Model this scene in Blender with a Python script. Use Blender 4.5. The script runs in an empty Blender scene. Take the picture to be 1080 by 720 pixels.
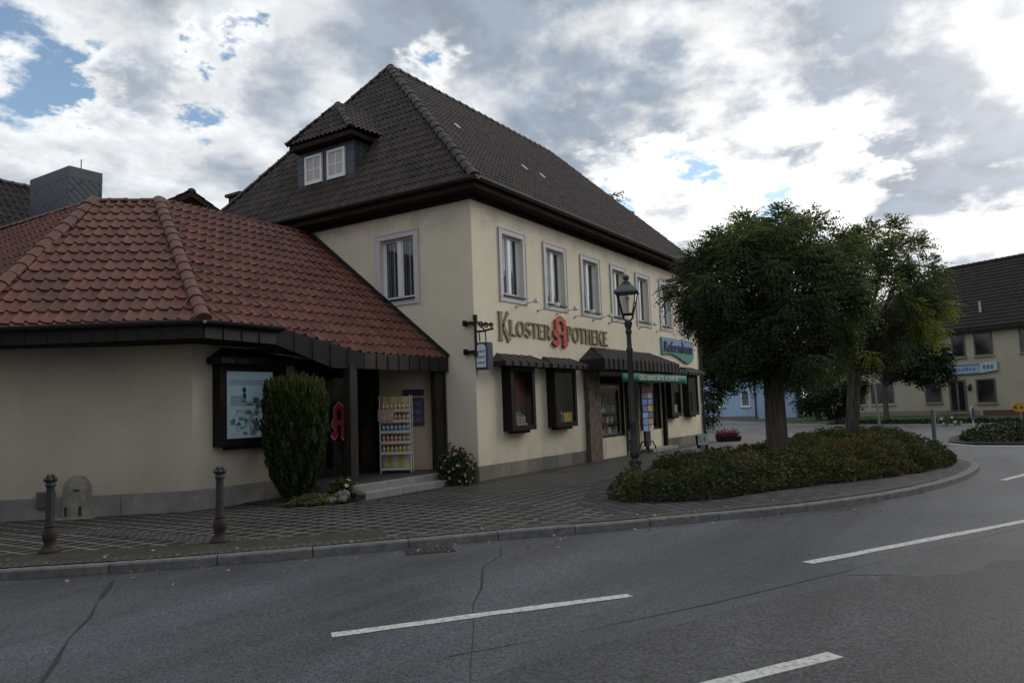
import bpy, bmesh, math, random
import numpy as np
from mathutils import Vector, Matrix

random.seed(7)
rng = np.random.default_rng(11)
R = math.radians
PI = math.pi
scene = bpy.context.scene
COL = scene.collection

# ------------------------------------------------------------------ camera, sky, sun, exposure
cam_d = bpy.data.cameras.new("camera")
cam = bpy.data.objects.new("camera", cam_d)
COL.objects.link(cam)
cam_d.sensor_width = 36.0
cam_d.lens = 26.65
cam_d.clip_start = 0.1
cam_d.clip_end = 4000
yaw, pitch, roll = 0.5615, 0.0876, -0.0365
dv = Vector((math.cos(pitch) * math.cos(yaw), math.cos(pitch) * math.sin(yaw), math.sin(pitch)))
rv0 = Vector((math.sin(yaw), -math.cos(yaw), 0))
uv0 = rv0.cross(dv)
rv = rv0 * math.cos(roll) + uv0 * math.sin(roll)
uv = uv0 * math.cos(roll) - rv0 * math.sin(roll)
mw = Matrix((rv, uv, -dv)).transposed().to_4x4()
mw.translation = Vector((-13.319, -9.324, 1.512))
cam.matrix_world = mw
scene.camera = cam

SUN_AZ, SUN_EL = R(-32), R(27)
sun_dir = Vector((math.cos(SUN_EL) * math.cos(SUN_AZ), math.cos(SUN_EL) * math.sin(SUN_AZ), math.sin(SUN_EL)))

world = bpy.data.worlds.new("World")
scene.world = world
world.use_nodes = True


def build_sky():
    nt = world.node_tree
    nt.nodes.clear()
    N = nt.nodes.new
    L = nt.links.new

    def put(sock, v):
        if isinstance(v, (int, float)):
            sock.default_value = v
        elif isinstance(v, tuple):
            sock.default_value = v + (1,) if len(v) == 3 and sock.type == 'RGBA' else v
        else:
            L(v, sock)

    def math_(op, a, b=None, clamp=False):
        n = N('ShaderNodeMath')
        n.operation = op
        n.use_clamp = clamp
        put(n.inputs[0], a)
        if b is not None:
            put(n.inputs[1], b)
        return n.outputs[0]

    def ramp(x, lo, hi, a=0.0, b=1.0, smooth=True):
        n = N('ShaderNodeMapRange')
        n.interpolation_type = 'SMOOTHSTEP' if smooth else 'LINEAR'
        n.inputs['From Min'].default_value = lo
        n.inputs['From Max'].default_value = hi
        n.inputs['To Min'].default_value = a
        n.inputs['To Max'].default_value = b
        L(x, n.inputs['Value'])
        return n.outputs[0]

    def mixc(f, a, b):
        n = N('ShaderNodeMix')
        n.data_type = 'RGBA'
        n.clamp_factor = True
        put(n.inputs[0], f)
        put(n.inputs[6], a)
        put(n.inputs[7], b)
        return n.outputs[2]

    sky = N('ShaderNodeTexSky')
    sky.sky_type = 'NISHITA'
    sky.sun_disc = False
    sky.sun_elevation = SUN_EL
    sky.sun_rotation = R(90) - SUN_AZ
    sky.air_density = 1.0
    sky.dust_density = 0.3
    sky.ozone_density = 2.0
    tc = N('ShaderNodeTexCoord')
    G_ = tc.outputs['Generated']
    sep = N('ShaderNodeSeparateXYZ')
    L(G_, sep.inputs[0])
    dx, dy, dz = sep.outputs
    zz = math_('ADD', math_('MAXIMUM', dz, 0.0), 0.26)
    comb = N('ShaderNodeCombineXYZ')
    L(math_('DIVIDE', dx, zz), comb.inputs[0])
    L(math_('DIVIDE', dy, zz), comb.inputs[1])
    P = comb.outputs[0]

    def noise(vec, scale, detail, rough, off, dist=0.0):
        mp = N('ShaderNodeMapping')
        mp.inputs['Location'].default_value = off
        L(vec, mp.inputs[0])
        n = N('ShaderNodeTexNoise')
        n.inputs['Scale'].default_value = scale
        n.inputs['Detail'].default_value = detail
        n.inputs['Roughness'].default_value = rough
        n.inputs['Distortion'].default_value = dist
        L(mp.outputs[0], n.inputs['Vector'])
        return n.outputs['Fac']

    # direction with ragged edges, so that no bank or gap is round
    wv = N('ShaderNodeTexNoise')
    wv.inputs['Scale'].default_value = 5.5
    wv.inputs['Detail'].default_value = 7
    wv.inputs['Roughness'].default_value = 0.62
    L(P, wv.inputs['Vector'])
    w0 = N('ShaderNodeVectorMath')
    w0.operation = 'SUBTRACT'
    L(wv.outputs['Color'], w0.inputs[0])
    w0.inputs[1].default_value = (0.5, 0.5, 0.5)
    w1 = N('ShaderNodeVectorMath')
    w1.operation = 'MULTIPLY'
    L(w0.outputs[0], w1.inputs[0])
    w1.inputs[1].default_value = (0.27, 0.27, 0.22)
    w2 = N('ShaderNodeVectorMath')
    w2.operation = 'ADD'
    L(G_, w2.inputs[0])
    L(w1.outputs[0], w2.inputs[1])
    w3 = N('ShaderNodeVectorMath')
    w3.operation = 'NORMALIZE'
    L(w2.outputs[0], w3.inputs[0])
    RAG = w3.outputs[0]

    def toward(d, sharp, ragged=True):
        vm = N('ShaderNodeVectorMath')
        vm.operation = 'DOT_PRODUCT'
        L(RAG if ragged else G_, vm.inputs[0])
        vm.inputs[1].default_value = Vector(d).normalized()
        return math_('POWER', math_('MAXIMUM', vm.outputs['Value'], 0.0), sharp)

    mid = noise(P, 3.9, 11, 0.56, (4.3, 9.2, 0), 0.1)
    fine = noise(P, 10.5, 8, 0.55, (5.3, 1.9, 4.0), 0.0)
    near = toward((0.90, -0.28, 0.34), 3.0, False)
    at_sun = toward(sun_dir, 14.0, False)
    nearer = toward((0.955, 0.17, 0.215), 70.0, False)
    base = math_('ADD', math_('MULTIPLY', math_('SUBTRACT', mid, 0.5), 2.1), math_('MULTIPLY', math_('SUBTRACT', fine, 0.5), 0.75))

    def gather(lst):
        acc = 0.0
        for d, sh, w in lst:
            t = math_('MULTIPLY', toward(d, sh), w)
            acc = t if isinstance(acc, float) else math_('ADD', acc, t)
        return acc
    # banks of heavier cloud, and thinner places, each at its own bearing
    bank = gather((((0.916, 0.104, 0.388), 600, 0.36), ((0.945, 0.02, 0.335), 700, 0.26), ((0.86, 0.371, 0.36), 300, 0.26), ((0.74, 0.527, 0.47), 60, 0.20), ((0.83, 0.454, 0.32), 500, 0.20), ((0.96, 0.068, 0.271), 2500, 0.40), ((0.959, 0.141, 0.28), 2500, 0.25), ((0.955, 0.03, 0.235), 900, 0.34), ((0.90, 0.25, 0.38), 60, 0.04), ((0.925, -0.06, 0.375), 260, 0.26), ((0.965, -0.02, 0.24), 900, 0.2), ((0.474, 0.771, 0.46), 90, 0.05)))
    hole = gather((((0.405, 0.838, 0.375), 500, 0.75), ((0.435, 0.82, 0.36), 1500, 0.5), ((0.542, 0.756, 0.366), 2600, 0.6), ((0.718, 0.55, 0.425), 2600, 0.85), ((0.518, 0.74, 0.429), 5000, 0.5), ((0.57, 0.699, 0.432), 5000, 0.5), ((0.879, 0.393, 0.271), 1500, 0.6), ((0.902, 0.312, 0.299), 3000, 0.5), ((0.95, 0.22, 0.19), 60, 0.24)))
    dens = math_('SUBTRACT', math_('ADD', base, bank), hole)
    alpha = ramp(dens, -0.62, -0.28)
    thick = ramp(dens, -0.26, 0.34)
    puff = ramp(fine, 0.36, 0.64, 0.86, 1.10)
    white = mixc(near, (0.90, 0.93, 0.96), (1.22, 1.22, 1.20))
    grey = mixc(near, (0.37, 0.43, 0.51), (0.31, 0.375, 0.475))
    sc0 = N('ShaderNodeVectorMath')
    sc0.operation = 'SCALE'
    L(mixc(thick, white, grey), sc0.inputs[0])
    L(puff, sc0.inputs['Scale'])
    glow = math_('MULTIPLY', nearer, math_('SUBTRACT', 1.0, math_('MULTIPLY', thick, 0.92)))
    cloud = mixc(glow, sc0.outputs[0], (1.4, 1.38, 1.33))
    cloud = mixc(at_sun, cloud, (2.5, 2.4, 2.25))
    sc = N('ShaderNodeVectorMath')
    sc.operation = 'SCALE'
    L(cloud, sc.inputs[0])
    sc.inputs['Scale'].default_value = 1.0 / 0.09
    hz = ramp(dz, 0.20, 0.02)
    alpha2 = math_('MAXIMUM', alpha, math_('MULTIPLY', hz, 0.8))
    sb = N('ShaderNodeVectorMath')
    sb.operation = 'MULTIPLY'
    L(sky.outputs[0], sb.inputs[0])
    sb.inputs[1].default_value = (2.25, 2.12, 1.9)
    col = mixc(alpha2, sb.outputs[0], sc.outputs[0])
    bg = N('ShaderNodeBackground')
    L(col, bg.inputs['Color'])
    bg.inputs['Strength'].default_value = 0.09
    out = N('ShaderNodeOutputWorld')
    L(bg.outputs[0], out.inputs['Surface'])


build_sky()
sun_l = bpy.data.lights.new("sun", 'SUN')
sun_l.energy = 0.75
sun_l.angle = R(26)
sun_l.color = (1.0, 0.93, 0.82)
sun = bpy.data.objects.new("sun", sun_l)
COL.objects.link(sun)
sun.rotation_euler = (-sun_dir).to_track_quat('-Z', 'Y').to_euler()

scene.view_settings.view_transform = 'Standard'
scene.view_settings.look = 'None'
scene.view_settings.exposure = 0.0
scene.view_settings.gamma = 1.0


# ------------------------------------------------------------------ materials
MATS = {}


def mat(name, col, rough=0.8, var=0.12, scale=4.0, bump=0.0, bscale=40.0, metal=0.0, spec=0.4, col2=None, var_lo=0.4, var_hi=0.6, stretch=(1, 1, 1)):
    if name in MATS:
        return MATS[name]
    m = bpy.data.materials.new(name)
    m.use_nodes = True
    nt = m.node_tree
    b = nt.nodes['Principled BSDF']
    N, L = nt.nodes.new, nt.links.new
    b.inputs['Roughness'].default_value = rough
    b.inputs['Metallic'].default_value = metal
    b.inputs['Specular IOR Level'].default_value = spec
    tc = N('ShaderNodeTexCoord')
    mp = N('ShaderNodeMapping')
    mp.inputs['Scale'].default_value = stretch
    L(tc.outputs['Object'], mp.inputs[0])
    nz = N('ShaderNodeTexNoise')
    nz.inputs['Scale'].default_value = scale
    nz.inputs['Detail'].default_value = 6
    nz.inputs['Roughness'].default_value = 0.65
    L(mp.outputs[0], nz.inputs['Vector'])
    rmp = N('ShaderNodeMapRange')
    rmp.inputs['From Min'].default_value = var_lo - 0.1
    rmp.inputs['From Max'].default_value = var_hi + 0.1
    L(nz.outputs['Fac'], rmp.inputs['Value'])
    mx = N('ShaderNodeMix')
    mx.data_type = 'RGBA'
    lo = tuple(c * (1 - var) for c in col)
    hi = tuple(min(1, c * (1 + var)) for c in col) if col2 is None else col2
    mx.inputs[6].default_value = lo + (1,)
    mx.inputs[7].default_value = hi + (1,)
    L(rmp.outputs[0], mx.inputs[0])
    L(mx.outputs[2], b.inputs['Base Color'])
    if bump:
        n2 = N('ShaderNodeTexNoise')
        n2.inputs['Scale'].default_value = bscale
        n2.inputs['Detail'].default_value = 5
        L(tc.outputs['Object'], n2.inputs['Vector'])
        bp = N('ShaderNodeBump')
        bp.inputs['Strength'].default_value = bump
        bp.inputs['Distance'].default_value = 0.02
        L(n2.outputs['Fac'], bp.inputs['Height'])
        L(bp.outputs[0], b.inputs['Normal'])
    MATS[name] = m
    return m


def principled(m):
    return m.node_tree.nodes['Principled BSDF']


def plaster(name, col, dirt=0.25, smudge=0.0):
    """render with soft blotches, streaks under the eaves line and fine grain"""
    m = bpy.data.materials.new(name)
    m.use_nodes = True
    nt = m.node_tree
    b = principled(m)
    N, L = nt.nodes.new, nt.links.new
    b.inputs['Roughness'].default_value = 0.92
    b.inputs['Specular IOR Level'].default_value = 0.2
    tc = N('ShaderNodeTexCoord')

    def nz(scale, st, det=5):
        mp = N('ShaderNodeMapping')
        mp.inputs['Scale'].default_value = st
        L(tc.outputs['Object'], mp.inputs[0])
        n = N('ShaderNodeTexNoise')
        n.inputs['Scale'].default_value = scale
        n.inputs['Detail'].default_value = det
        n.inputs['Roughness'].default_value = 0.6
        L(mp.outputs[0], n.inputs['Vector'])
        return n.outputs['Fac']

    def rng_(v, a, c, lo, hi):
        r = N('ShaderNodeMapRange')
        r.inputs['From Min'].default_value = a
        r.inputs['From Max'].default_value = c
        r.inputs['To Min'].default_value = lo
        r.inputs['To Max'].default_value = hi
        L(v, r.inputs['Value'])
        return r.outputs[0]
    blot = rng_(nz(0.9, (1, 1, 1), 4), 0.35, 0.65, 1.0 - dirt * 0.35, 1.05)
    streak = rng_(nz(2.2, (2.5, 2.5, 0.22), 5), 0.45, 0.75, 1.0, 1.0 - dirt * 0.22)
    grain = rng_(nz(45, (1, 1, 1), 3), 0.3, 0.7, 0.93, 1.05)
    m1 = N('ShaderNodeMath'); m1.operation = 'MULTIPLY'
    L(blot, m1.inputs[0]); L(streak, m1.inputs[1])
    if smudge:
        sp = N('ShaderNodeSeparateXYZ')
        L(tc.outputs['Object'], sp.inputs[0])
        band = rng_(sp.outputs[2], smudge - 0.95, smudge, 0.0, 1.0)
        sm = rng_(nz(1.7, (1, 1, 1.6), 7), 0.46, 0.66, 0.0, 0.30)
        pm = N('ShaderNodeMath'); pm.operation = 'MULTIPLY'
        L(band, pm.inputs[0]); L(sm, pm.inputs[1])
        om = N('ShaderNodeMath'); om.operation = 'SUBTRACT'
        om.inputs[0].default_value = 1.0
        L(pm.outputs[0], om.inputs[1])
        foot = rng_(sp.outputs[2], 0.30, 0.95, 0.22, 0.0)
        fn = rng_(nz(3.0, (1, 1, 0.7), 6), 0.35, 0.65, 0.25, 1.0)
        fm = N('ShaderNodeMath'); fm.operation = 'MULTIPLY'
        L(foot, fm.inputs[0]); L(fn, fm.inputs[1])
        om2 = N('ShaderNodeMath'); om2.operation = 'SUBTRACT'
        L(om.outputs[0], om2.inputs[0]); L(fm.outputs[0], om2.inputs[1])
        om = om2
        m0 = N('ShaderNodeMath'); m0.operation = 'MULTIPLY'
        L(m1.outputs[0], m0.inputs[0]); L(om.outputs[0], m0.inputs[1])
        m1 = m0
    m2 = N('ShaderNodeMath'); m2.operation = 'MULTIPLY'
    L(m1.outputs[0], m2.inputs[0]); L(grain, m2.inputs[1])
    sc = N('ShaderNodeVectorMath'); sc.operation = 'SCALE'
    sc.inputs[0].default_value = col
    L(m2.outputs[0], sc.inputs['Scale'])
    L(sc.outputs[0], b.inputs['Base Color'])
    bp = N('ShaderNodeBump')
    bp.inputs['Strength'].default_value = 0.5
    bp.inputs['Distance'].default_value = 0.012
    L(nz(42, (1, 1, 1), 4), bp.inputs['Height'])
    L(bp.outputs[0], b.inputs['Normal'])
    return m


def tile_mat(name, col, var=0.35, rough=0.55, moss=(0.035, 0.034, 0.028), mossf=0.25, spec=0.3):
    m = bpy.data.materials.new(name)
    m.use_nodes = True
    nt = m.node_tree
    b = principled(m)
    N, L = nt.nodes.new, nt.links.new
    b.inputs['Roughness'].default_value = rough
    b.inputs['Specular IOR Level'].default_value = spec
    uvn = N('ShaderNodeUVMap')
    fl = N('ShaderNodeVectorMath'); fl.operation = 'FLOOR'
    L(uvn.outputs[0], fl.inputs[0])
    wn = N('ShaderNodeTexWhiteNoise'); wn.noise_dimensions = '2D'
    L(fl.outputs[0], wn.inputs['Vector'])
    tc = N('ShaderNodeTexCoord')
    nz = N('ShaderNodeTexNoise')
    nz.inputs['Scale'].default_value = 1.6
    nz.inputs['Detail'].default_value = 7
    nz.inputs['Roughness'].default_value = 0.7
    L(tc.outputs['Object'], nz.inputs['Vector'])
    r = N('ShaderNodeMapRange')
    r.inputs['To Min'].default_value = 1 - var
    r.inputs['To Max'].default_value = 1 + var
    L(wn.outputs['Value'], r.inputs['Value'])
    sc = N('ShaderNodeVectorMath'); sc.operation = 'SCALE'
    sc.inputs[0].default_value = col
    L(r.outputs[0], sc.inputs['Scale'])
    mx = N('ShaderNodeMix'); mx.data_type = 'RGBA'
    r2 = N('ShaderNodeMapRange')
    r2.inputs['From Min'].default_value = 0.45
    r2.inputs['From Max'].default_value = 0.75
    r2.inputs['To Max'].default_value = mossf * 2.2
    L(nz.outputs['Fac'], r2.inputs['Value'])
    L(r2.outputs[0], mx.inputs[0])
    L(sc.outputs[0], mx.inputs[6])
    mx.inputs[7].default_value = moss + (1,)
    L(mx.outputs[2], b.inputs['Base Color'])
    n3 = N('ShaderNodeTexNoise')
    n3.inputs['Scale'].default_value = 60
    L(tc.outputs['Object'], n3.inputs['Vector'])
    bp = N('ShaderNodeBump')
    bp.inputs['Strength'].default_value = 0.25
    bp.inputs['Distance'].default_value = 0.01
    L(n3.outputs['Fac'], bp.inputs['Height'])
    L(bp.outputs[0], b.inputs['Normal'])
    return m


def brick_mat(name, c1, c2, mortar, bw, bh, msize, rot=0.0, off=0.5, rough=0.75, bump=0.5, plane='XY', noise=0.35):
    m = bpy.data.materials.new(name)
    m.use_nodes = True
    nt = m.node_tree
    b = principled(m)
    N, L = nt.nodes.new, nt.links.new
    b.inputs['Specular IOR Level'].default_value = 0.35
    tc = N('ShaderNodeTexCoord')
    mp = N('ShaderNodeMapping')
    if plane == 'XZ':
        mp.inputs['Rotation'].default_value = (R(-90), 0, 0)
    elif plane == 'YZ':
        mp.inputs['Rotation'].default_value = (R(-90), 0, R(-90))
    else:
        mp.inputs['Rotation'].default_value = (0, 0, rot)
    L(tc.outputs['Object'], mp.inputs[0])
    br = N('ShaderNodeTexBrick')
    br.offset = off
    br.inputs['Color1'].default_value = c1 + (1,)
    br.inputs['Color2'].default_value = c2 + (1,)
    br.inputs['Mortar'].default_value = mortar + (1,)
    br.inputs['Scale'].default_value = 1.0
    br.inputs['Mortar Size'].default_value = msize
    br.inputs['Mortar Smooth'].default_value = 0.25
    br.inputs['Brick Width'].default_value = bw
    br.inputs['Row Height'].default_value = bh
    wob = N('ShaderNodeTexNoise')
    wob.inputs['Scale'].default_value = 2.5
    wob.inputs['Detail'].default_value = 4
    L(tc.outputs['Object'], wob.inputs['Vector'])
    ad = N('ShaderNodeMix'); ad.data_type = 'VECTOR'
    ad.inputs[0].default_value = 0.012
    L(mp.outputs[0], ad.inputs[4])
    L(wob.outputs['Color'], ad.inputs[5])
    L(ad.outputs[1], br.inputs['Vector'])
    nz = N('ShaderNodeTexNoise')
    nz.inputs['Scale'].default_value = 0.9
    nz.inputs['Detail'].default_value = 8
    nz.inputs['Roughness'].default_value = 0.7
    L(tc.outputs['Object'], nz.inputs['Vector'])
    r = N('ShaderNodeMapRange')
    r.inputs['From Min'].default_value = 0.3
    r.inputs['From Max'].default_value = 0.7
    r.inputs['To Min'].default_value = 1 - noise
    r.inputs['To Max'].default_value = 1 + noise
    L(nz.outputs['Fac'], r.inputs['Value'])
    sc = N('ShaderNodeVectorMath'); sc.operation = 'SCALE'
    L(br.outputs['Color'], sc.inputs[0])
    L(r.outputs[0], sc.inputs['Scale'])
    L(sc.outputs[0], b.inputs['Base Color'])
    rr = N('ShaderNodeMapRange')
    rr.inputs['To Min'].default_value = rough - 0.15
    rr.inputs['To Max'].default_value = rough + 0.15
    L(nz.outputs['Fac'], rr.inputs['Value'])
    L(rr.outputs[0], b.inputs['Roughness'])
    bp = N('ShaderNodeBump')
    bp.invert = True
    bp.inputs['Strength'].default_value = bump
    bp.inputs['Distance'].default_value = 0.008
    L(br.outputs['Fac'], bp.inputs['Height'])
    L(bp.outputs[0], b.inputs['Normal'])
    return m


def asphalt_mat(name="asphalt", tint=(0.044, 0.048, 0.0575), coarse=75, rlo=0.46, rhi=0.70):
    m = bpy.data.materials.new(name)
    m.use_nodes = True
    nt = m.node_tree
    b = principled(m)
    N, L = nt.nodes.new, nt.links.new
    tc = N('ShaderNodeTexCoord')

    def nz(scale, det, rough=0.6, st=(1, 1, 1), rot=0.0):
        mp = N('ShaderNodeMapping')
        mp.inputs['Scale'].default_value = st
        mp.inputs['Rotation'].default_value = (0, 0, rot)
        L(tc.outputs['Object'], mp.inputs[0])
        n = N('ShaderNodeTexNoise')
        n.inputs['Scale'].default_value = scale
        n.inputs['Detail'].default_value = det
        n.inputs['Roughness'].default_value = rough
        L(mp.outputs[0], n.inputs['Vector'])
        return n.outputs['Fac']

    def mr(v, a, c, lo, hi, smooth=False):
        r = N('ShaderNodeMapRange')
        if smooth:
            r.interpolation_type = 'SMOOTHSTEP'
        r.inputs['From Min'].default_value = a
        r.inputs['From Max'].default_value = c
        r.inputs['To Min'].default_value = lo
        r.inputs['To Max'].default_value = hi
        L(v, r.inputs['Value'])
        return r.outputs[0]

    def mul(a, c):
        n = N('ShaderNodeMath'); n.operation = 'MULTIPLY'
        L(a, n.inputs[0]); L(c, n.inputs[1])
        return n.outputs[0]
    lanes = nz(0.8, 4, 0.6, (0.12, 1.0, 1), R(42))
    patch = nz(0.35, 6, 0.65)
    vor = N('ShaderNodeTexVoronoi')
    vor.inputs['Scale'].default_value = coarse
    L(tc.outputs['Object'], vor.inputs['Vector'])
    wn = N('ShaderNodeTexWhiteNoise'); wn.noise_dimensions = '3D'
    L(vor.outputs['Position'], wn.inputs['Vector'])
    stones = mr(wn.outputs['Value'], 0.0, 1.0, 0.40, 1.7)
    speck = nz(60, 3)
    v = mul(mr(lanes, 0.35, 0.65, 0.70, 1.28, True), mr(patch, 0.35, 0.65, 0.74, 1.25))
    v = mul(v, stones)
    v = mul(v, mr(speck, 0.3, 0.7, 0.75, 1.25))
    sc = N('ShaderNodeVectorMath'); sc.operation = 'SCALE'
    sc.inputs[0].default_value = tint
    L(v, sc.inputs['Scale'])
    L(sc.outputs[0], b.inputs['Base Color'])
    L(mr(lanes, 0.35, 0.65, rlo, rhi), b.inputs['Roughness'])
    b.inputs['Specular IOR Level'].default_value = 0.5
    bp = N('ShaderNodeBump')
    bp.inputs['Strength'].default_value = 0.5
    bp.inputs['Distance'].default_value = 0.005
    L(vor.outputs['Distance'], bp.inputs['Height'])
    L(bp.outputs[0], b.inputs['Normal'])
    return m


def leaf_mat(name, c1, c2, trans=0.35, rough=0.55):
    m = bpy.data.materials.new(name)
    m.use_nodes = True
    nt = m.node_tree
    nt.nodes.clear()
    N, L = nt.nodes.new, nt.links.new
    at = N('ShaderNodeAttribute')
    at.attribute_name = 'tint'
    mx = N('ShaderNodeMix'); mx.data_type = 'RGBA'
    L(at.outputs['Fac'], mx.inputs[0])
    mx.inputs[6].default_value = c1 + (1,)
    mx.inputs[7].default_value = c2 + (1,)
    p = N('ShaderNodeBsdfPrincipled')
    p.inputs['Roughness'].default_value = rough
    p.inputs['Specular IOR Level'].default_value = 0.3
    L(mx.outputs[2], p.inputs['Base Color'])
    t = N('ShaderNodeBsdfTranslucent')
    g = N('ShaderNodeVectorMath'); g.operation = 'MULTIPLY'
    g.inputs[1].default_value = (1.6, 1.7, 0.7)
    L(mx.outputs[2], g.inputs[0])
    L(g.outputs[0], t.inputs['Color'])
    ms = N('ShaderNodeMixShader')
    ms.inputs[0].default_value = trans
    L(p.outputs[0], ms.inputs[1])
    L(t.outputs[0], ms.inputs[2])
    o = N('ShaderNodeOutputMaterial')
    L(ms.outputs[0], o.inputs['Surface'])
    return m


def glass_mat(name, tint=(0.75, 0.8, 0.82), refl=0.10):
    m = bpy.data.materials.new(name)
    m.use_nodes = True
    nt = m.node_tree
    nt.nodes.clear()
    N, L = nt.nodes.new, nt.links.new
    lw = N('ShaderNodeLayerWeight')
    lw.inputs['Blend'].default_value = 0.5
    pw = N('ShaderNodeMath'); pw.operation = 'POWER'
    L(lw.outputs['Facing'], pw.inputs[0])
    pw.inputs[1].default_value = 4.0
    ad = N('ShaderNodeMath'); ad.operation = 'ADD'; ad.use_clamp = True
    L(pw.outputs[0], ad.inputs[0])
    ad.inputs[1].default_value = refl
    tr = N('ShaderNodeBsdfTransparent')
    tr.inputs['Color'].default_value = tint + (1,)
    gl = N('ShaderNodeBsdfGlossy')
    gl.inputs['Roughness'].default_value = 0.02
    gl.inputs['Color'].default_value = (0.9, 0.92, 0.95, 1)
    ms = N('ShaderNodeMixShader')
    L(ad.outputs[0], ms.inputs[0])
    L(tr.outputs[0], ms.inputs[1])
    L(gl.outputs[0], ms.inputs[2])
    o = N('ShaderNodeOutputMaterial')
    L(ms.outputs[0], o.inputs['Surface'])
    return m


def emit_mat(name, col, strength, base=None):
    m = mat(name, base or col, rough=0.5, var=0.02)
    b = principled(m)
    b.inputs['Emission Color'].default_value = col + (1,)
    b.inputs['Emission Strength'].default_value = strength
    return m


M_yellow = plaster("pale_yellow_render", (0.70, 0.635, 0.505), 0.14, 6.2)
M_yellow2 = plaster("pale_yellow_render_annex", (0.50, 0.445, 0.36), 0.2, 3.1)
M_soffit = mat("dark_brown_eaves_wood", (0.035, 0.022, 0.017), 0.9, 0.3, 6, spec=0.1)
M_tile = tile_mat("dark_brown_pantile", (0.043, 0.031, 0.0265), 0.40, 0.55, moss=(0.030, 0.025, 0.022), spec=0.26)
M_tileold = tile_mat("old_dark_pantile", (0.019, 0.0145, 0.0125), 0.35, 0.75, moss=(0.014, 0.014, 0.012))
M_red = tile_mat("red_pantile", (0.112, 0.037, 0.024), 0.34, 0.5, moss=(0.055, 0.028, 0.023), mossf=0.16, spec=0.3)
M_redridge = tile_mat("red_ridge_tile", (0.105, 0.044, 0.034), 0.3, 0.55, moss=(0.07, 0.042, 0.034))
M_ridge = tile_mat("dark_ridge_tile", (0.036, 0.027, 0.023), 0.3, 0.6, moss=(0.03, 0.029, 0.025))
M_slate = brick_mat("slate_cladding", (0.045, 0.055, 0.07), (0.065, 0.075, 0.095), (0.012, 0.014, 0.018), 0.3, 0.11, 0.012, rot=0, rough=0.5, plane='YZ', noise=0.2)


def slate_diag(name):
    """diagonal slate courses on upright faces, whichever way they look"""
    m = brick_mat(name, (0.066, 0.080, 0.104), (0.082, 0.096, 0.122), (0.010, 0.012, 0.015), 0.9, 0.13, 0.016, rough=0.45, noise=0.15, off=0.5)
    nt = m.node_tree
    N, L = nt.nodes.new, nt.links.new
    mp = [n for n in nt.nodes if n.type == 'MAPPING'][0]
    tc = [n for n in nt.nodes if n.type == 'TEX_COORD'][0]
    sp = N('ShaderNodeSeparateXYZ')
    L(tc.outputs['Object'], sp.inputs[0])
    su = N('ShaderNodeMath'); su.operation = 'SUBTRACT'
    L(sp.outputs[0], su.inputs[0]); L(sp.outputs[1], su.inputs[1])
    cb = N('ShaderNodeCombineXYZ')
    ab = N('ShaderNodeMath'); ab.operation = 'ADD'
    L(su.outputs[0], ab.inputs[0]); ab.inputs[1].default_value = 12.53
    aa = N('ShaderNodeMath'); aa.operation = 'ABSOLUTE'
    L(ab.outputs[0], aa.inputs[0])
    L(aa.outputs[0], cb.inputs[0]); L(sp.outputs[2], cb.inputs[1])
    for l in list(nt.links):
        if l.to_node == mp:
            nt.links.remove(l)
    L(cb.outputs[0], mp.inputs[0])
    mp.inputs['Rotation'].default_value = (0, 0, R(42))
    return m


M_slatediag = slate_diag("diagonal_slate_cladding")
M_sheet = mat("black_brown_sheet_metal", (0.016, 0.015, 0.015), 0.55, 0.3, 5, metal=0.0, spec=0.3)
M_sheetedge = mat("pale_seam_metal", (0.10, 0.095, 0.09), 0.45, 0.3, 8)
M_gutter = mat("dark_gutter_metal", (0.022, 0.02, 0.02), 0.4, 0.25, 6, spec=0.5)
M_darkframe = mat("black_brown_window_frame", (0.012, 0.010, 0.009), 0.6, 0.3, 6, spec=0.2)
M_white = mat("white_window_paint", (0.72, 0.74, 0.76), 0.45, 0.04, 6)
M_surround = mat("grey_plaster_surround", (0.56, 0.545, 0.555), 0.85, 0.06, 8, bump=0.1)
M_glass = glass_mat("window_glass", refl=0.06)
M_shopglass = glass_mat("shop_glass", (0.86, 0.88, 0.88), 0.04)
M_curtain = mat("net_curtain", (0.55, 0.58, 0.62), 0.9, 0.12, 14, stretch=(6, 6, 0.3))
M_interior = mat("dark_room", (0.05, 0.045, 0.04), 0.9, 0.3, 2)
M_sill = mat("dark_sill_metal", (0.03, 0.03, 0.035), 0.4, 0.2)
M_plinth = brick_mat("limestone_plinth", (0.20, 0.185, 0.155), (0.10, 0.094, 0.08), (0.07, 0.065, 0.058), 0.72, 0.62, 0.008, plane='XZ', off=0.3, noise=0.4)
M_plinth2 = mat("grey_stone_plinth", (0.20, 0.195, 0.185), 0.85, 0.25, 3, bump=0.3)
M_pillar = mat("brown_natural_stone", (0.085, 0.066, 0.05), 0.7, 0.6, 7.0, bump=0.7, bscale=16, col2=(0.21, 0.15, 0.11), var_lo=0.42, var_hi=0.58, stretch=(1, 1, 0.6))
M_asphalt = asphalt_mat()
M_pave = brick_mat("brown_paving_slabs", (0.012, 0.011, 0.010), (0.021, 0.0185, 0.017), (0.125, 0.120, 0.112), 0.26, 0.26, 0.025, off=0.0, rot=R(0), rough=0.62, noise=0.45)
M_cobble = brick_mat("grey_cobble_band", (0.085, 0.083, 0.08), (0.05, 0.049, 0.047), (0.018, 0.017, 0.016), 0.1, 0.1, 0.014, off=0.5, rot=R(12), noise=0.35)
M_herring = brick_mat("dark_clinker_edging", (0.060, 0.059, 0.063), (0.030, 0.029, 0.031), (0.006, 0.006, 0.006), 0.42, 0.21, 0.022, off=0.5, rot=R(-52), noise=0.3)
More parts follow.
